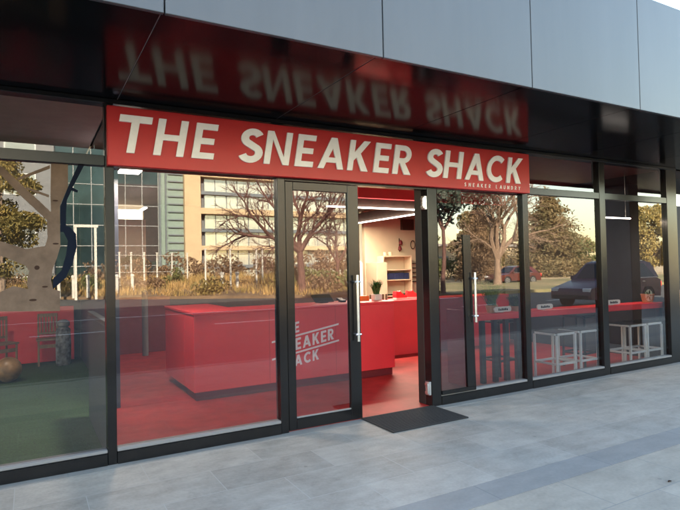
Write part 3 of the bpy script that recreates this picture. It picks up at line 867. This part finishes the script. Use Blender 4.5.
for x, z, a, b in ((.185, 1.782, .022, .007), (.055, 1.597, .018, .017), (.108, 1.448, .020, .007), (.026, 1.349, .026, .009), (.185, 2.12, .02, .006), (-.30, 1.80, .02, .008)):
    fix_normals(MB().poly([[(x + a * math.cos(t / 14 * 6.283), z + b * math.sin(t / 14 * 6.283)) for t in range(14)]], on_glass(-.0055), .002).build('knot_decal', 'knot_brown', win))
tag(MB().bbox(-1.30, .70, 6.17, 6.24, 0.0, .96, .004).build('low_screen', 'red_counter'), 'low red screen standing on the green turf behind the left window', 'screen')
def slat_chair(label, x, y, rz):
    t = empty('slat_chair', (x, y, 0), label, 'chair', 'wooden slat back chairs', rz)
    for sx in (-.15, .13):
        MB().bbox(sx, sx + .03, .15, .18, .001, .86, .004).build('leg', 'wood_slat', t)
        MB().bbox(sx, sx + .03, -.16, -.13, .001, .42, .004).build('leg', 'wood_slat', t)
    b = MB()
    b.bbox(-.119, .129, .152, .178, .80, .86, .004); b.bbox(-.119, .129, .152, .178, .50, .54, .004)
    for k in range(5):
        b.bbox(-.105 + k * .047, -.08 + k * .047, .157, .173, .541, .799, .003)
    b.build('backrest', 'wood_slat', t)
    MB().bbox(-.17, .18, -.17, .148, .421, .45, .005).build('seat', 'wood_slat', t)
    MB().bbox(-.119, .129, -.155, -.135, .30, .36, .003).build('apron', 'wood_slat', t)
slat_chair('wooden slat back chair in front of the red panel', .27, 5.80, 0)
slat_chair('wooden slat back chair at the left edge of the left window', -.38, 5.6, .5)
bl = empty('play_ball', (-.27, 4.45, .18), 'brown and gold ball lying on the green turf at the left edge', 'ball')
bb = MB(); bb.lathe([(.179 * math.sin(math.pi * k / 14) + .0005, -.179 * math.cos(math.pi * k / 14)) for k in range(15)], n=24); bb.build('ball_skin', 'ball_brown', bl, smooth=True)
pf = empty('patterned_pouf', (.50, 5.6, 0), 'black and white patterned tall pouf with a pale cushion on top', 'pouf')
MB().lathe([(.10, .001), (.115, .05), (.12, .35), (.11, .60), (.08, .64)], n=20).build('body', 'pattern_bw', pf, smooth=True)
MB().lathe([(.07, .641), (.10, .67), (.10, .72), (.06, .76), (.01, .77)], n=20).build('cushion', 'gasket', pf, smooth=True)

# ------------------------------------------------------------------ right end: timber planter
pl = empty('timber_planter', (10.9, 1.45, 0), 'timber slatted planter box at the far right beyond the end post', 'planter')
q = MB()
for k in range(6):
    q.bbox(-.6, .8, -.4, .4, .14 + k * .135, .14 + k * .135 + .125, .006)
q.build('board', 'timber', pl)
MB().bbox(-.55, .75, -.36, .36, .001, .139, .004).build('base', 'yellow_paint', pl)
tag(MB().lathe([(.02, 0), (.045, .03), (.045, .09), (.02, .12)], (11.9, 3.15, 1.85), 12).build('red_lamp', 'shop_red_light'), 'small red lamp glowing in the dark recess at the far right', 'lamp')

# ------------------------------------------------------------------ across the road (seen in the glass)
def leaf_cloud(mb, rnd, centers, n, size):
    """centers: (x, y, z, rx, ry, rz); small quads scattered through each ellipsoid"""
    tot = sum(c[3] * c[4] * c[5] for c in centers)
    for c in centers:
        k = max(8, int(n * c[3] * c[4] * c[5] / tot))
        for _ in range(k):
            while True:
                a, b, d_ = rnd.uniform(-1, 1), rnd.uniform(-1, 1), rnd.uniform(-1, 1)
                rr = a * a + b * b + d_ * d_
                if .12 < rr < 1: break
            p = Vector((c[0] + a * c[3], c[1] + b * c[4], c[2] + d_ * c[5]))
            s = size * rnd.uniform(.5, 1.3)
            u = Vector((rnd.gauss(0, 1), rnd.gauss(0, 1), rnd.gauss(0, 1))).normalized()
            w = u.orthogonal().normalized() * s * .6
            u = u * s
            mb.add([p - u, p + w, p + u, p - w], [(0, 1, 2, 3)])

def limbs(mb, rnd, p, d, length, r, depth, spread, shrink=.72, tips=None, droop=0.0, minr=.008):
    n = 3
    for i in range(n):
        q = p + d * (length / n)
        r2 = r * (1 - .30 * (i + 1) / n)
        mb.tube(p, q, max(r * (1 - .30 * i / n), minr), max(r2, minr * .8), n=6 if r > .05 else 4, caps=False)
        p = q
        d = (d + Vector((rnd.gauss(0, .13), rnd.gauss(0, .13), rnd.gauss(0, .08) - droop))).normalized()
        if depth > 0 and i < n - 1 and rnd.random() < .75:
            side = d.orthogonal().normalized(); side.rotate(Matrix.Rotation(rnd.uniform(0, 6.283), 3, d))
            limbs(mb, rnd, p, (d + side * spread * rnd.uniform(.8, 1.5)).normalized(), length * rnd.uniform(.45, .65), r2 * .5, depth - 1, spread, shrink, tips, droop, minr)
    if depth > 0:
        k = 2 if rnd.random() < .7 else 3
        a0 = rnd.uniform(0, 6.283)
        for j in range(k):
            side = d.orthogonal().normalized(); side.rotate(Matrix.Rotation(a0 + j * 6.283 / k, 3, d))
            limbs(mb, rnd, p, (d + side * spread * rnd.uniform(.6, 1.2)).normalized(), length * shrink * rnd.uniform(.8, 1.1), r * .62, depth - 1, spread, shrink, tips, droop, minr)
    elif tips is not None:
        tips.append(p.copy())

def bare_tree(label, x, y, trunk_h, r, length, depth, seed, bark, leaves=None, group='trees across the road', mains=None):
    rnd = random.Random(seed)
    t = empty('bare_tree' if not leaves else 'street_tree', (x, y, 0), label, 'tree', group)
    tr = MB(); p = Vector((0, 0, -.1)); d = Vector((rnd.gauss(0, .05), rnd.gauss(0, .05), 1)).normalized()
    for i in range(4):
        q = p + d * (trunk_h + .1) / 4
        tr.tube(p, q, r * (1.25 if i == 0 else 1 - .08 * i), r * (1 - .08 * (i + 1)), n=10, caps=False); p = q
        d = (d + Vector((rnd.gauss(0, .05), rnd.gauss(0, .05), 0))).normalized()
    tr.build('trunk', bark, t, smooth=True)
    lm = MB(); tips = []
    for m_ in (mains or [(-.55, 0, 1), (.5, .3, 1), (.1, -.4, 1.2)]):
        limbs(lm, rnd, p, Vector(m_).normalized(), length, r * .62, depth, .62, tips=tips)
    lm.build('crown', bark, t)
    if leaves:
        lv = MB()
        leaf_cloud(lv, rnd, [(q.x, q.y, q.z, .75, .75, .55) for q in tips], leaves[1], leaves[2])
        lv.build('foliage', leaves[0], t)
    return t

bare_tree('bare forked tree mirrored in the glass of the closed door', 13.95, -24.4, 2.5, .26, 2.1, 5, 11, 'bark_red', mains=[(-.65, 0, 1), (.55, .2, 1), (.15, -.4, 1.3), (-1.3, .3, .75)])
bare_tree('large pale bare tree with upright limbs mirrored right of the open door', 30.2, -25.0, 1.9, .30, 2.5, 5, 23, 'bark_pale', mains=[(-.45, 0, 1), (.5, .1, 1), (.12, -.3, 1.5), (-.15, .2, 1.4), (.85, 0, .9)])
bare_tree('small bare reddish tree behind the dry grasses', 18.3, -28, 1.8, .15, 1.5, 4, 31, 'bark_red')
bare_tree('thin dark tree with hanging dark leaves mirrored next to the open jamb', 19.25, -18.2, 3.4, .13, 1.7, 3, 41, 'bark_red', leaves=('leaf_dark', 5200, .11))

def bush_tree(name, label, x, y, trunk_h, r, blobs, leafm, n, size, seed, bark='bark', group='trees across the road', cat='tree'):
    rnd = random.Random(seed)
    t = empty(name, (x, y, 0), label, cat, group)
    tr = MB(); tr.tube((0, 0, -.1), (0, 0, trunk_h), r * 1.2, r * .8, n=9)
    for b in blobs[:5]:
        tr.tube((0, 0, trunk_h * .9), (b[0] * .7, b[1] * .7, b[2]), r * .5, r * .12, n=5, caps=False)
    tr.build('trunk', bark, t, smooth=True)
    lv = MB(); leaf_cloud(lv, rnd, blobs, n, size); lv.build('crown', leafm, t)
    return t
def round_blobs(seed, w, z0, z1, k, s=(.35, .6)):
    rnd = random.Random(seed); out = []
    for i in range(k):
        z = rnd.uniform(z0, z1); f = math.sqrt(max(.05, 1 - ((z - (z0 + z1) / 2) / ((z1 - z0) / 2 + .1)) ** 2))
        a = rnd.uniform(0, 6.283); rr = w * f * math.sqrt(rnd.random()) * .8; q = w * rnd.uniform(*s)
        out.append((rr * math.cos(a), rr * math.sin(a), z, q, q, q * .7))
    return out
bush_tree('golden_tree', 'golden leaved tree mirrored in the left window', -1.3, -30, 2.0, .22, round_blobs(51, 2.5, 1.6, 7.6, 60, (.16, .32)), 'leaf_gold', 11000, .10, 52)

def conifer(label, x, y, h, w, seed, n=5200, size=.30, z0=.6, leafm='leaf_conifer'):
    rnd = random.Random(seed)
    t = empty('conifer_tree', (x, y, 0), label, 'tree', 'trees across the road')
    tr = MB(); tr.tube((0, 0, -.1), (0, 0, h * .96), h * .022, .02, n=9); tr.build('trunk', 'bark', t, smooth=True)
    lv = MB()
    nb = int(h * 13)
    for k in range(nb):
        f = (k + .5) / nb; z = z0 + (h - z0) * f
        rad = w * (1 - f) ** .8 * rnd.uniform(.6, 1.12) + .12
        a = rnd.uniform(0, 6.283)
        dirv = Vector((math.cos(a), math.sin(a), 0))
        m_ = int(n / nb * (1.7 - 1.2 * f))
        for _ in range(m_):
            s = math.sqrt(rnd.random()); sp = .16 + rad * .22
            p = dirv * rad * s + Vector((rnd.gauss(0, sp), rnd.gauss(0, sp), z - .16 * rad * s * s * 2 + rnd.gauss(0, .16)))
            u = Vector((rnd.gauss(0, 1), rnd.gauss(0, 1), rnd.gauss(-.2, .6))).normalized(); q = size * rnd.uniform(.4, 1.1)
            w_ = u.orthogonal().normalized() * q * .38
            lv.add([p - u * q, p + w_, p + u * q, p - w_], [(0, 1, 2, 3)])
    lv.build('crown', leafm, t)
    return t
conifer('tall brownish conifer mirrored in the middle right window', 51.5, -38, 9.8, 5.0, 61, n=17000, size=.24)
conifer('smaller brown conifer standing left of the pale bare tree', 37.0, -34, 6.6, 2.0, 62, n=7000, size=.19, leafm='leaf_russet')
conifer('brown conifer behind the pale bare tree', 43.0, -40, 8.0, 3.0, 66, n=8000, size=.22, leafm='leaf_conifer')
for i, (x, y, h, w, sd) in enumerate(((40.5, -37, 6.2, 2.6, 71), (45.5, -44, 7.4, 3.0, 72), (34.5, -39, 5.0, 2.2, 73), (62.5, -46, 6.0, 3.2, 74))):
    bush_tree('brown_tree', ('rounded brown tree close behind the pale bare tree', 'taller brown tree further back between the pale bare tree and the conifer', 'low brown tree left of the pale bare tree', 'brown tree far behind the right edge of the tall conifer')[i], x, y, h * .3, .2, round_blobs(sd, w, h * .25, h, 24, (.24, .42)), 'leaf_conifer' if i != 2 else 'leaf_green', 9000, .14, sd + 20)
bush_tree('round_tree', 'round green and gold tree mirrored in the last window', 67, -35.5, 2.0, .3, round_blobs(63, 4.6, 1.2, 7.8, 60, (.16, .30)), 'leaf_gold', 11000, .17, 64)
bush_tree('round_tree', 'bushy green tree low beside the tall conifer', 57.5, -38, 1.0, .2, round_blobs(65, 3.0, .6, 3.6, 18, (.25, .45)), 'leaf_green', 3000, .22, 67)

def shrub(label, x, y, w, h, m, n, seed, size=.13, group='shrubs across the road'):
    rnd = random.Random(seed)
    t = empty('shrub', (x, y, 0), label, 'shrub', group)
    st = MB()
    for k in range(9):
        a = rnd.uniform(0, 6.283)
        st.tube((.1 * math.cos(a), .1 * math.sin(a), 0), (w * .6 * math.cos(a), w * .5 * math.sin(a), h * rnd.uniform(.6, .95)), .03, .008, n=4, caps=False)
    st.build('stem', 'bark', t)
    lv = MB(); leaf_cloud(lv, rnd, [(b[0], b[1], b[2], b[3], b[4], b[5]) for b in round_blobs(seed + 1, w, h * .25, h * .9, 9, (.35, .6))], n, size); lv.build('foliage', m, t)
rnd = random.Random(77)
for i in range(13):
    x = 4.5 + i * 2.0
    shrub('russet half bare shrub in the row in front of the office building', x + rnd.uniform(-.4, .4), -43 + rnd.uniform(-1.5, 1.5), 1.5, rnd.uniform(2.2, 3.3), 'leaf_russet', 650, 100 + i, group='russet shrubs before the office building')
shrub('dark green shrub at the foot of the curtain wall', 7.7, -44.5, .9, 3.6, 'leaf_dark', 900, 140)
for i in range(9):
    shrub('clipped green hedge bush beyond the lawn', 34 + i * 2.6, -41.5 + .3 * (i % 2), 1.7, 1.9, 'hedge_leaf', 900, 150 + i, group='hedge bushes beyond the lawn')
rnd = random.Random(78)
for i in range(22):
    x = rnd.uniform(-8, 18.5); q_ = rnd.uniform(1.5, 10)
    y = -17.5 - (19.5 - x) * .9747 - .3 - q_
    shrub('low scrubby olive and brown bush among the dry grasses', x, y, rnd.uniform(.7, 1.3), rnd.uniform(.7, 1.25) + bank_z(q_ * .716), ('leaf_gold', 'leaf_russet', 'hedge_leaf')[i % 3], 520, 300 + i, size=.10, group='low bushes among the dry grasses')
# golden grasses: too many to count
rnd = random.Random(9); gr = MB()
for i in range(24000):
    x = rnd.uniform(-14, 19.3); q = 15 * rnd.random() ** 1.15
    y = bed_front(x) - .25 - q - .5 * math.sin(x * 1.3) - .3 * math.sin(x * 3.1)
    clump = .5 + .5 * math.sin(x * 1.9 + math.sin(y * 2.1) * 1.4) * math.sin(y * .9 + 2)
    h = rnd.uniform(.25, .85) * (.25 + .75 * clump); a = rnd.uniform(0, 6.283); ln = rnd.uniform(.05, .45)
    p = Vector((x, y, bank_z(q * .716) - .06)); s_v = Vector((math.cos(a), math.sin(a), 0)); w = s_v.cross(Vector((0, 0, 1))) * .026
    gr.add([p - w, p + w, p + s_v * ln + Vector((0, 0, h))], [(0, 1, 2)])
tag(gr.build('ornamental_grass', 'dry_grass'), kind='stuff')
# white posts with wires
post0 = empty('fence_post', (9.81, -30, 0), 'tall white post with a cap standing in the dry grasses', 'post', 'white posts in the planting')
MB().bbox(-.05, .05, -.05, .05, .0, 2.85, .01).build('shaft', 'post_white', post0)
MB().bbox(-.085, .085, -.085, .085, 2.851, 2.92, .01).build('cap', 'post_white', post0)
for x, y in ((11.45, -30), (13.25, -30), (13.8, -30.3), (6.35, -36.5), (7.3, -37), (8.3, -37.5), (9.5, -38), (10.8, -38.5), (5.5, -36), (4.6, -35.5)):
    c = copy_tree(post0); c.location = (x, y, 0)
bo0 = empty('bollard', (10.63, -29.2, 0), 'short white bollard in the dry grasses', 'bollard', 'short white bollards in the planting')
MB().lathe([(.10, 0), (.10, 1.22), (.13, 1.23), (.13, 1.36), (.03, 1.40)], n=14).build('shaft', 'post_white', bo0, smooth=True)
for x, y in ((11.63, -29.2), (5.0, -33.5), (6.0, -33.8), (3.2, -33), (2.4, -33), (1.6, -33), (.8, -33)):
    c = copy_tree(bo0); c.location = (x, y, 0)
fw_ = MB()
fw_.tube((4.6, -35.5, 2.7), (10.8, -38.5, 2.7), .018, n=5); fw_.tube((4.6, -35.5, 1.5), (10.8, -38.5, 1.5), .018, n=5)
fw_.tube((9.81, -30, 2.6), (13.8, -30.1, 2.6), .015, n=5)
tag(fw_.build('fence_wire', 'post_white'), 'thin white wires strung between the tall white posts', 'wire')
gn = empty('gantry', (2.32, -30, 0), 'cream portal frame mirrored at the right of the left window', 'gantry')
MB().bbox(-.1, 1.20, -.08, .08, 4.16, 4.32, .01).build('beam', 'post_white', gn)
for x in (0.0, 1.05):
    MB().bbox(x - .07, x + .07, -.07, .07, 0.0, 4.159, .01).build('post', 'post_white', gn)
# tan low building and brick wall at the right
tbd = empty('low_building', (36, -52, 0), 'long low tan building far behind the lawn', 'building')
MB().box(0, 40, -8, 0, 0, 4.0).build('wall', 'tan_render', tbd)
MB().box(-.4, 40.4, -8.4, .4, 4.001, 4.35).build('roof', 'skyline_roof', tbd)
for k in range(9):
    w_ = MB().box(2 + k * 4.2, 4.2 + k * 4.2, .001, .06, 1.0, 2.7).build('window', 'band_grey', tbd)
    MB().box(2.1 + k * 4.2, 4.1 + k * 4.2, .061, .07, 1.1, 2.6).build('pane', 'office_glass', w_)

# ------------------------------------------------------------------ office building across the road
OY = -50.0
off = empty('office_building', (0, OY, 0), 'stone and glass office building mirrored in the left half of the shopfront', 'building')
OT = 18.4
MB().box(-26, 36.5, -16, -.75, 0, OT).build('core', 'office_grey', off)
# grey wing on the left, curtain wall, stone framed wing
gw = MB().box(-26, 2.0, -.749, 0, 0, OT); gw.build('grey_wall', 'office_grey', off)
for i in range(7):
    for z in (1.2, 4.8, 8.4, 12.0):
        wq = MB().box(-24 + i * 3.7, -21.6 + i * 3.7, .001, .05, z, z + 1.9).build('window', 'mullion_white', off)
        MB().box(-23.9 + i * 3.7, -21.7 + i * 3.7, .051, .06, z + .1, z + 1.8).build('pane', 'office_glass', wq)
MB().box(2.01, 11.0, -.74, -.40, 0, OT).build('curtain_wall', 'teal_glass', off)
cg = MB()
for x in [2.05 + 1.49 * k for k in range(7)]:
    cg.box(x - .035, x + .035, -.399, -.30, 0, OT)
for z in [1.9 * k + .2 for k in range(10)]:
    cg.box(2.01, 11.0, -.395, -.33, z - .035, z + .035)
cg.build('curtain_wall_grid', 'grid_grey', off)
MB().box(7.0, 10.98, -.398, -.352, 2.5, 9.9).build('dark_bay', 'dark_wall', off)
MB().box(11.01, 13.4, -.74, -.2, 0, OT).build('fin_wall', 'fin_green', off)
fn = MB()
for k in range(24):
    fn.box(11.9, 13.35, -.199, -.02, .5 + k * .75, .62 + k * .75)
fn.box(11.02, 11.14, -.199, .1, 0, OT); fn.box(11.6, 11.7, -.199, .1, 0, OT)
fn.build('louvre', 'band_grey', off)
MB().box(13.41, 15.0, -.74, .35, 0, OT + .5).build('stone_pier', 'stone', off)
MB().box(36.51, 37.8, -.74, .35, 0, OT + .5).build('stone_pier', 'stone', off)
zs = [(-.05, .15), (3.55, 4.0), (7.18, 7.75), (10.95, 11.5), (14.6, 15.15), (18.0, OT + .5)]
for a, b in zs:
    MB().box(15.001, 36.509, -.74, .30, a, b).build('stone_slab', 'stone', off)
for (a0, a1), (b0, b1) in zip(zs[:-1], zs[1:]):
    mid = (a1 + b0) / 2
    MB().box(15.001, 36.509, -.74, -.10, mid - .17, mid + .17).build('spandrel', 'band_grey', off)
    for (z0, z1) in ((a1, mid - .17), (mid + .17, b0)):
        for k in range(9):
            x = 15.6 + k * 2.33
            x1 = min(x + 2.33, 36.5)
            g_ = MB()
            wq = g_.box(x + .03, x1 - .03, -.60, -.55, z0 + .002, z1 - .002).build('window', 'office_glass_pale', off)
    g2 = MB()
    for k in range(10):
        x = 15.57 + k * 2.33
        g2.box(x - .03, x + .03, -.549, -.45, a1, mid - .171); g2.box(x - .03, x + .03, -.549, -.45, mid + .171, b0)
        if k < 9:
            g2.box(x + 1.13, x + 1.18, -.549, -.48, a1, mid - .171); g2.box(x + 1.13, x + 1.18, -.549, -.48, mid + .171, b0)
    g2.build('window_bars', 'band_grey', off)

# ------------------------------------------------------------------ parked cars (seen in the glass)
def car(name, label, x, y, rz, paint, suv=False):
    t = empty(name, (x, y, -.12), label, 'car', 'cars parked along the road', rz)
    L, W = 4.4, 1.78
    hb = .92 if not suv else 1.02
    ht = 1.45 if not suv else 1.68
    wr = .325 if not suv else .36
    wx = (-1.33, 1.32)
    # lower body: side outline with wheel arches, front is -x
    out = [(-2.18, .30), (-2.2, .55), (-2.12, .70), (-1.9, .78), (-1.0, hb - .02), (.9, hb + .02), (1.9, hb + .02), (2.16, hb - .06), (2.2, .55), (2.14, .28)]
    a = []
    for cx in (wx[1], wx[0]):
        a += [(cx + (wr + .06) * math.cos(R(t_)), .30 + (wr + .06) * math.sin(R(t_))) for t_ in range(0, 181, 20)]
    out = a + out
    secs = []
    mb = MB()
    n = len(out)
    rows = [(-W / 2 + .07, .985), (-W / 2, 1.0), (W / 2, 1.0), (W / 2 - .07, .985)]
    sc_ = [.94, 1.0, 1.0, .94]
    rows = [-W / 2, -W / 2 + .09, W / 2 - .09, W / 2]
    ins = [1, 0, 0, 1]
    vs = []
    for yy, i_ in zip(rows, ins):
        for (u, v) in out:
            k = .035 * i_
            vs.append((u * (1 - k * .5), yy, v - (k if v > .7 else 0)))
    fs = []
    for r_ in range(3):
        for i in range(n):
            j = (i + 1) % n
            fs.append((r_ * n + i, r_ * n + j, (r_ + 1) * n + j, (r_ + 1) * n + i))
    tri = tessellate_polygon([[Vector((p[0], p[1], 0)) for p in out]])
    for q in tri:
        fs.append(tuple(q)); fs.append(tuple(3 * n + i for i in q[::-1]))
    mb.add(vs, fs)
    fix_normals(mb.build('body', paint, t, smooth=True))
    # greenhouse
    gh = [(-1.05, hb - .03), (-.35, ht - .06), (-.1, ht), (1.1 if not suv else 1.5, ht), (1.45 if not suv else 1.85, ht - .08), (1.95 if not suv else 2.1, hb)]
    def greenhouse(o_, inset, top_in, name_, m):
        v2, f2 = [], []
        for s in (-1, 1):
            for (u, v) in o_:
                k = (v - hb) / (ht - hb)
                v2.append((u, s * (W / 2 - .06 - inset - top_in * max(k, 0)), v))
        N = len(o_)
        for i in range(N):
            j = (i + 1) % N; f2.append((i, j, N + j, N + i))
        f2.append(tuple(range(N))[::-1]); f2.append(tuple(range(N, 2 * N)))
        return fix_normals(MB().add(v2, f2).build(name_, m, t, smooth=True))
    greenhouse(gh, 0, .20, 'cabin', paint)
    sg = MB()
    xs_r = (1.35 if not suv else 1.85)
    for s in (-1, 1):
        for (u0, u1, u2, u3) in ((-.80, -.25, .30, .36), (.42, .42, 1.0 if not suv else 1.4, xs_r)):
            q = [(u0, hb + .03), (u3, hb + .03), (u2, ht - .10), (u1, ht - .10)]
            v2 = []
            for off_ in (-.02, .006):
                for (u, v) in q:
                    k = (v - hb) / (ht - hb)
                    v2.append((u, s * (W / 2 - .06 - .20 * k + off_), v))
            sg.add(v2, [(4, 5, 6, 7), (0, 4, 7, 3), (0, 1, 5, 4), (1, 2, 6, 5), (2, 3, 7, 6)])
    sg.build('side_window', 'car_window', t)
    ws = MB()
    ws.add([(-.98, -.62, hb + .02), (-.98, .62, hb + .02), (-.42, .56, ht - .11), (-.42, -.56, ht - .11)], [(0, 1, 2, 3)])
    ws.v = [(x_ - .015, y_, z_ + .012) for x_, y_, z_ in ws.v] + [(x_ + .03, y_, z_ - .03) for x_, y_, z_ in ws.v]
    ws.f += [(0, 4, 5, 1), (1, 5, 6, 2), (2, 6, 7, 3), (3, 7, 4, 0), (7, 6, 5, 4)]
    ws.build('windscreen', 'car_window', t)
    for s in (-1, 1):
        MB().bbox(-.85, xs_r + .12, s * (W / 2 - .055) - .012, s * (W / 2 - .055) + .012, hb - .005, hb + .018, .004).build('belt_trim', 'rim', t)
        MB().bbox(-.05, 1.0 if not suv else 1.4, s * (W / 2 - .28) - .02, s * (W / 2 - .28) + .02, ht - .02, ht + .035, .008).build('roof_rail', 'rim', t)
        for k in (-.72, .40, 1.15):
            MB().box(k - .006, k + .006, s * (W / 2 - .004) - .006, s * (W / 2 - .004) + .006, .34, hb - .03).build('door_gap', 'tyre', t)
        for k in (.25, 1.0):
            MB().bbox(k - .08, k + .08, s * (W / 2 + .012) - .014, s * (W / 2 + .012) + .014, hb - .15, hb - .12, .005).build('door_handle', 'rim', t)
    MB().bbox(-2.235, -2.17, -.78, .78, .30, .46, .02).build('bumper', 'tyre', t)
    MB().bbox(2.17, 2.235, -.78, .78, .30, .46, .02).build('bumper', 'tyre', t)
    for cx in wx:
        for s in (-1, 1):
            wo = MB().tube((cx, s * (W / 2 - .20), .325), (cx, s * (W / 2 - .01), .325), wr, n=24).build('wheel', 'tyre', t, smooth=True)
            MB().tube((cx, s * (W / 2 - .015), .325), (cx, s * (W / 2 + .002), .325), wr * .64, n=16).build('rim', 'rim', wo)
            sp_ = MB()
            for k in range(5):
                a_ = R(72 * k)
                sp_.tube((cx + .07 * math.cos(a_), s * (W / 2 + .004), .325 + .07 * math.sin(a_)), (cx + wr * .55 * math.cos(a_), s * (W / 2 + .004), .325 + wr * .55 * math.sin(a_)), .035, .022, n=6)
            sp_.build('spoke_gap', 'tyre', wo)
    for s in (-1, 1):
        MB().bbox(2.12, 2.215, s * .80 - .08, s * .80 + .08, .66, .86, .01).build('tail_light', 'tail_red', t)
        MB().bbox(-2.195, -2.06, s * .70 - .16, s * .70 + .16, .58, .72, .02).build('headlight', 'head_clear', t)
        MB().bbox(-.85, -.70, s * .93 - .08, s * .93 + .08, hb, hb + .13, .02).build('wing_mirror', paint, t)
    return t
car('parked_car', 'dark plum hatchback with a red tail light mirrored in the last two windows', 19.8, -8.9, 0.0, 'car_plum', True)
car('parked_car', 'dull red car parked across the road, mirrored beside the pale bare tree', 34.5, -27.5, 0.1, 'car_red')
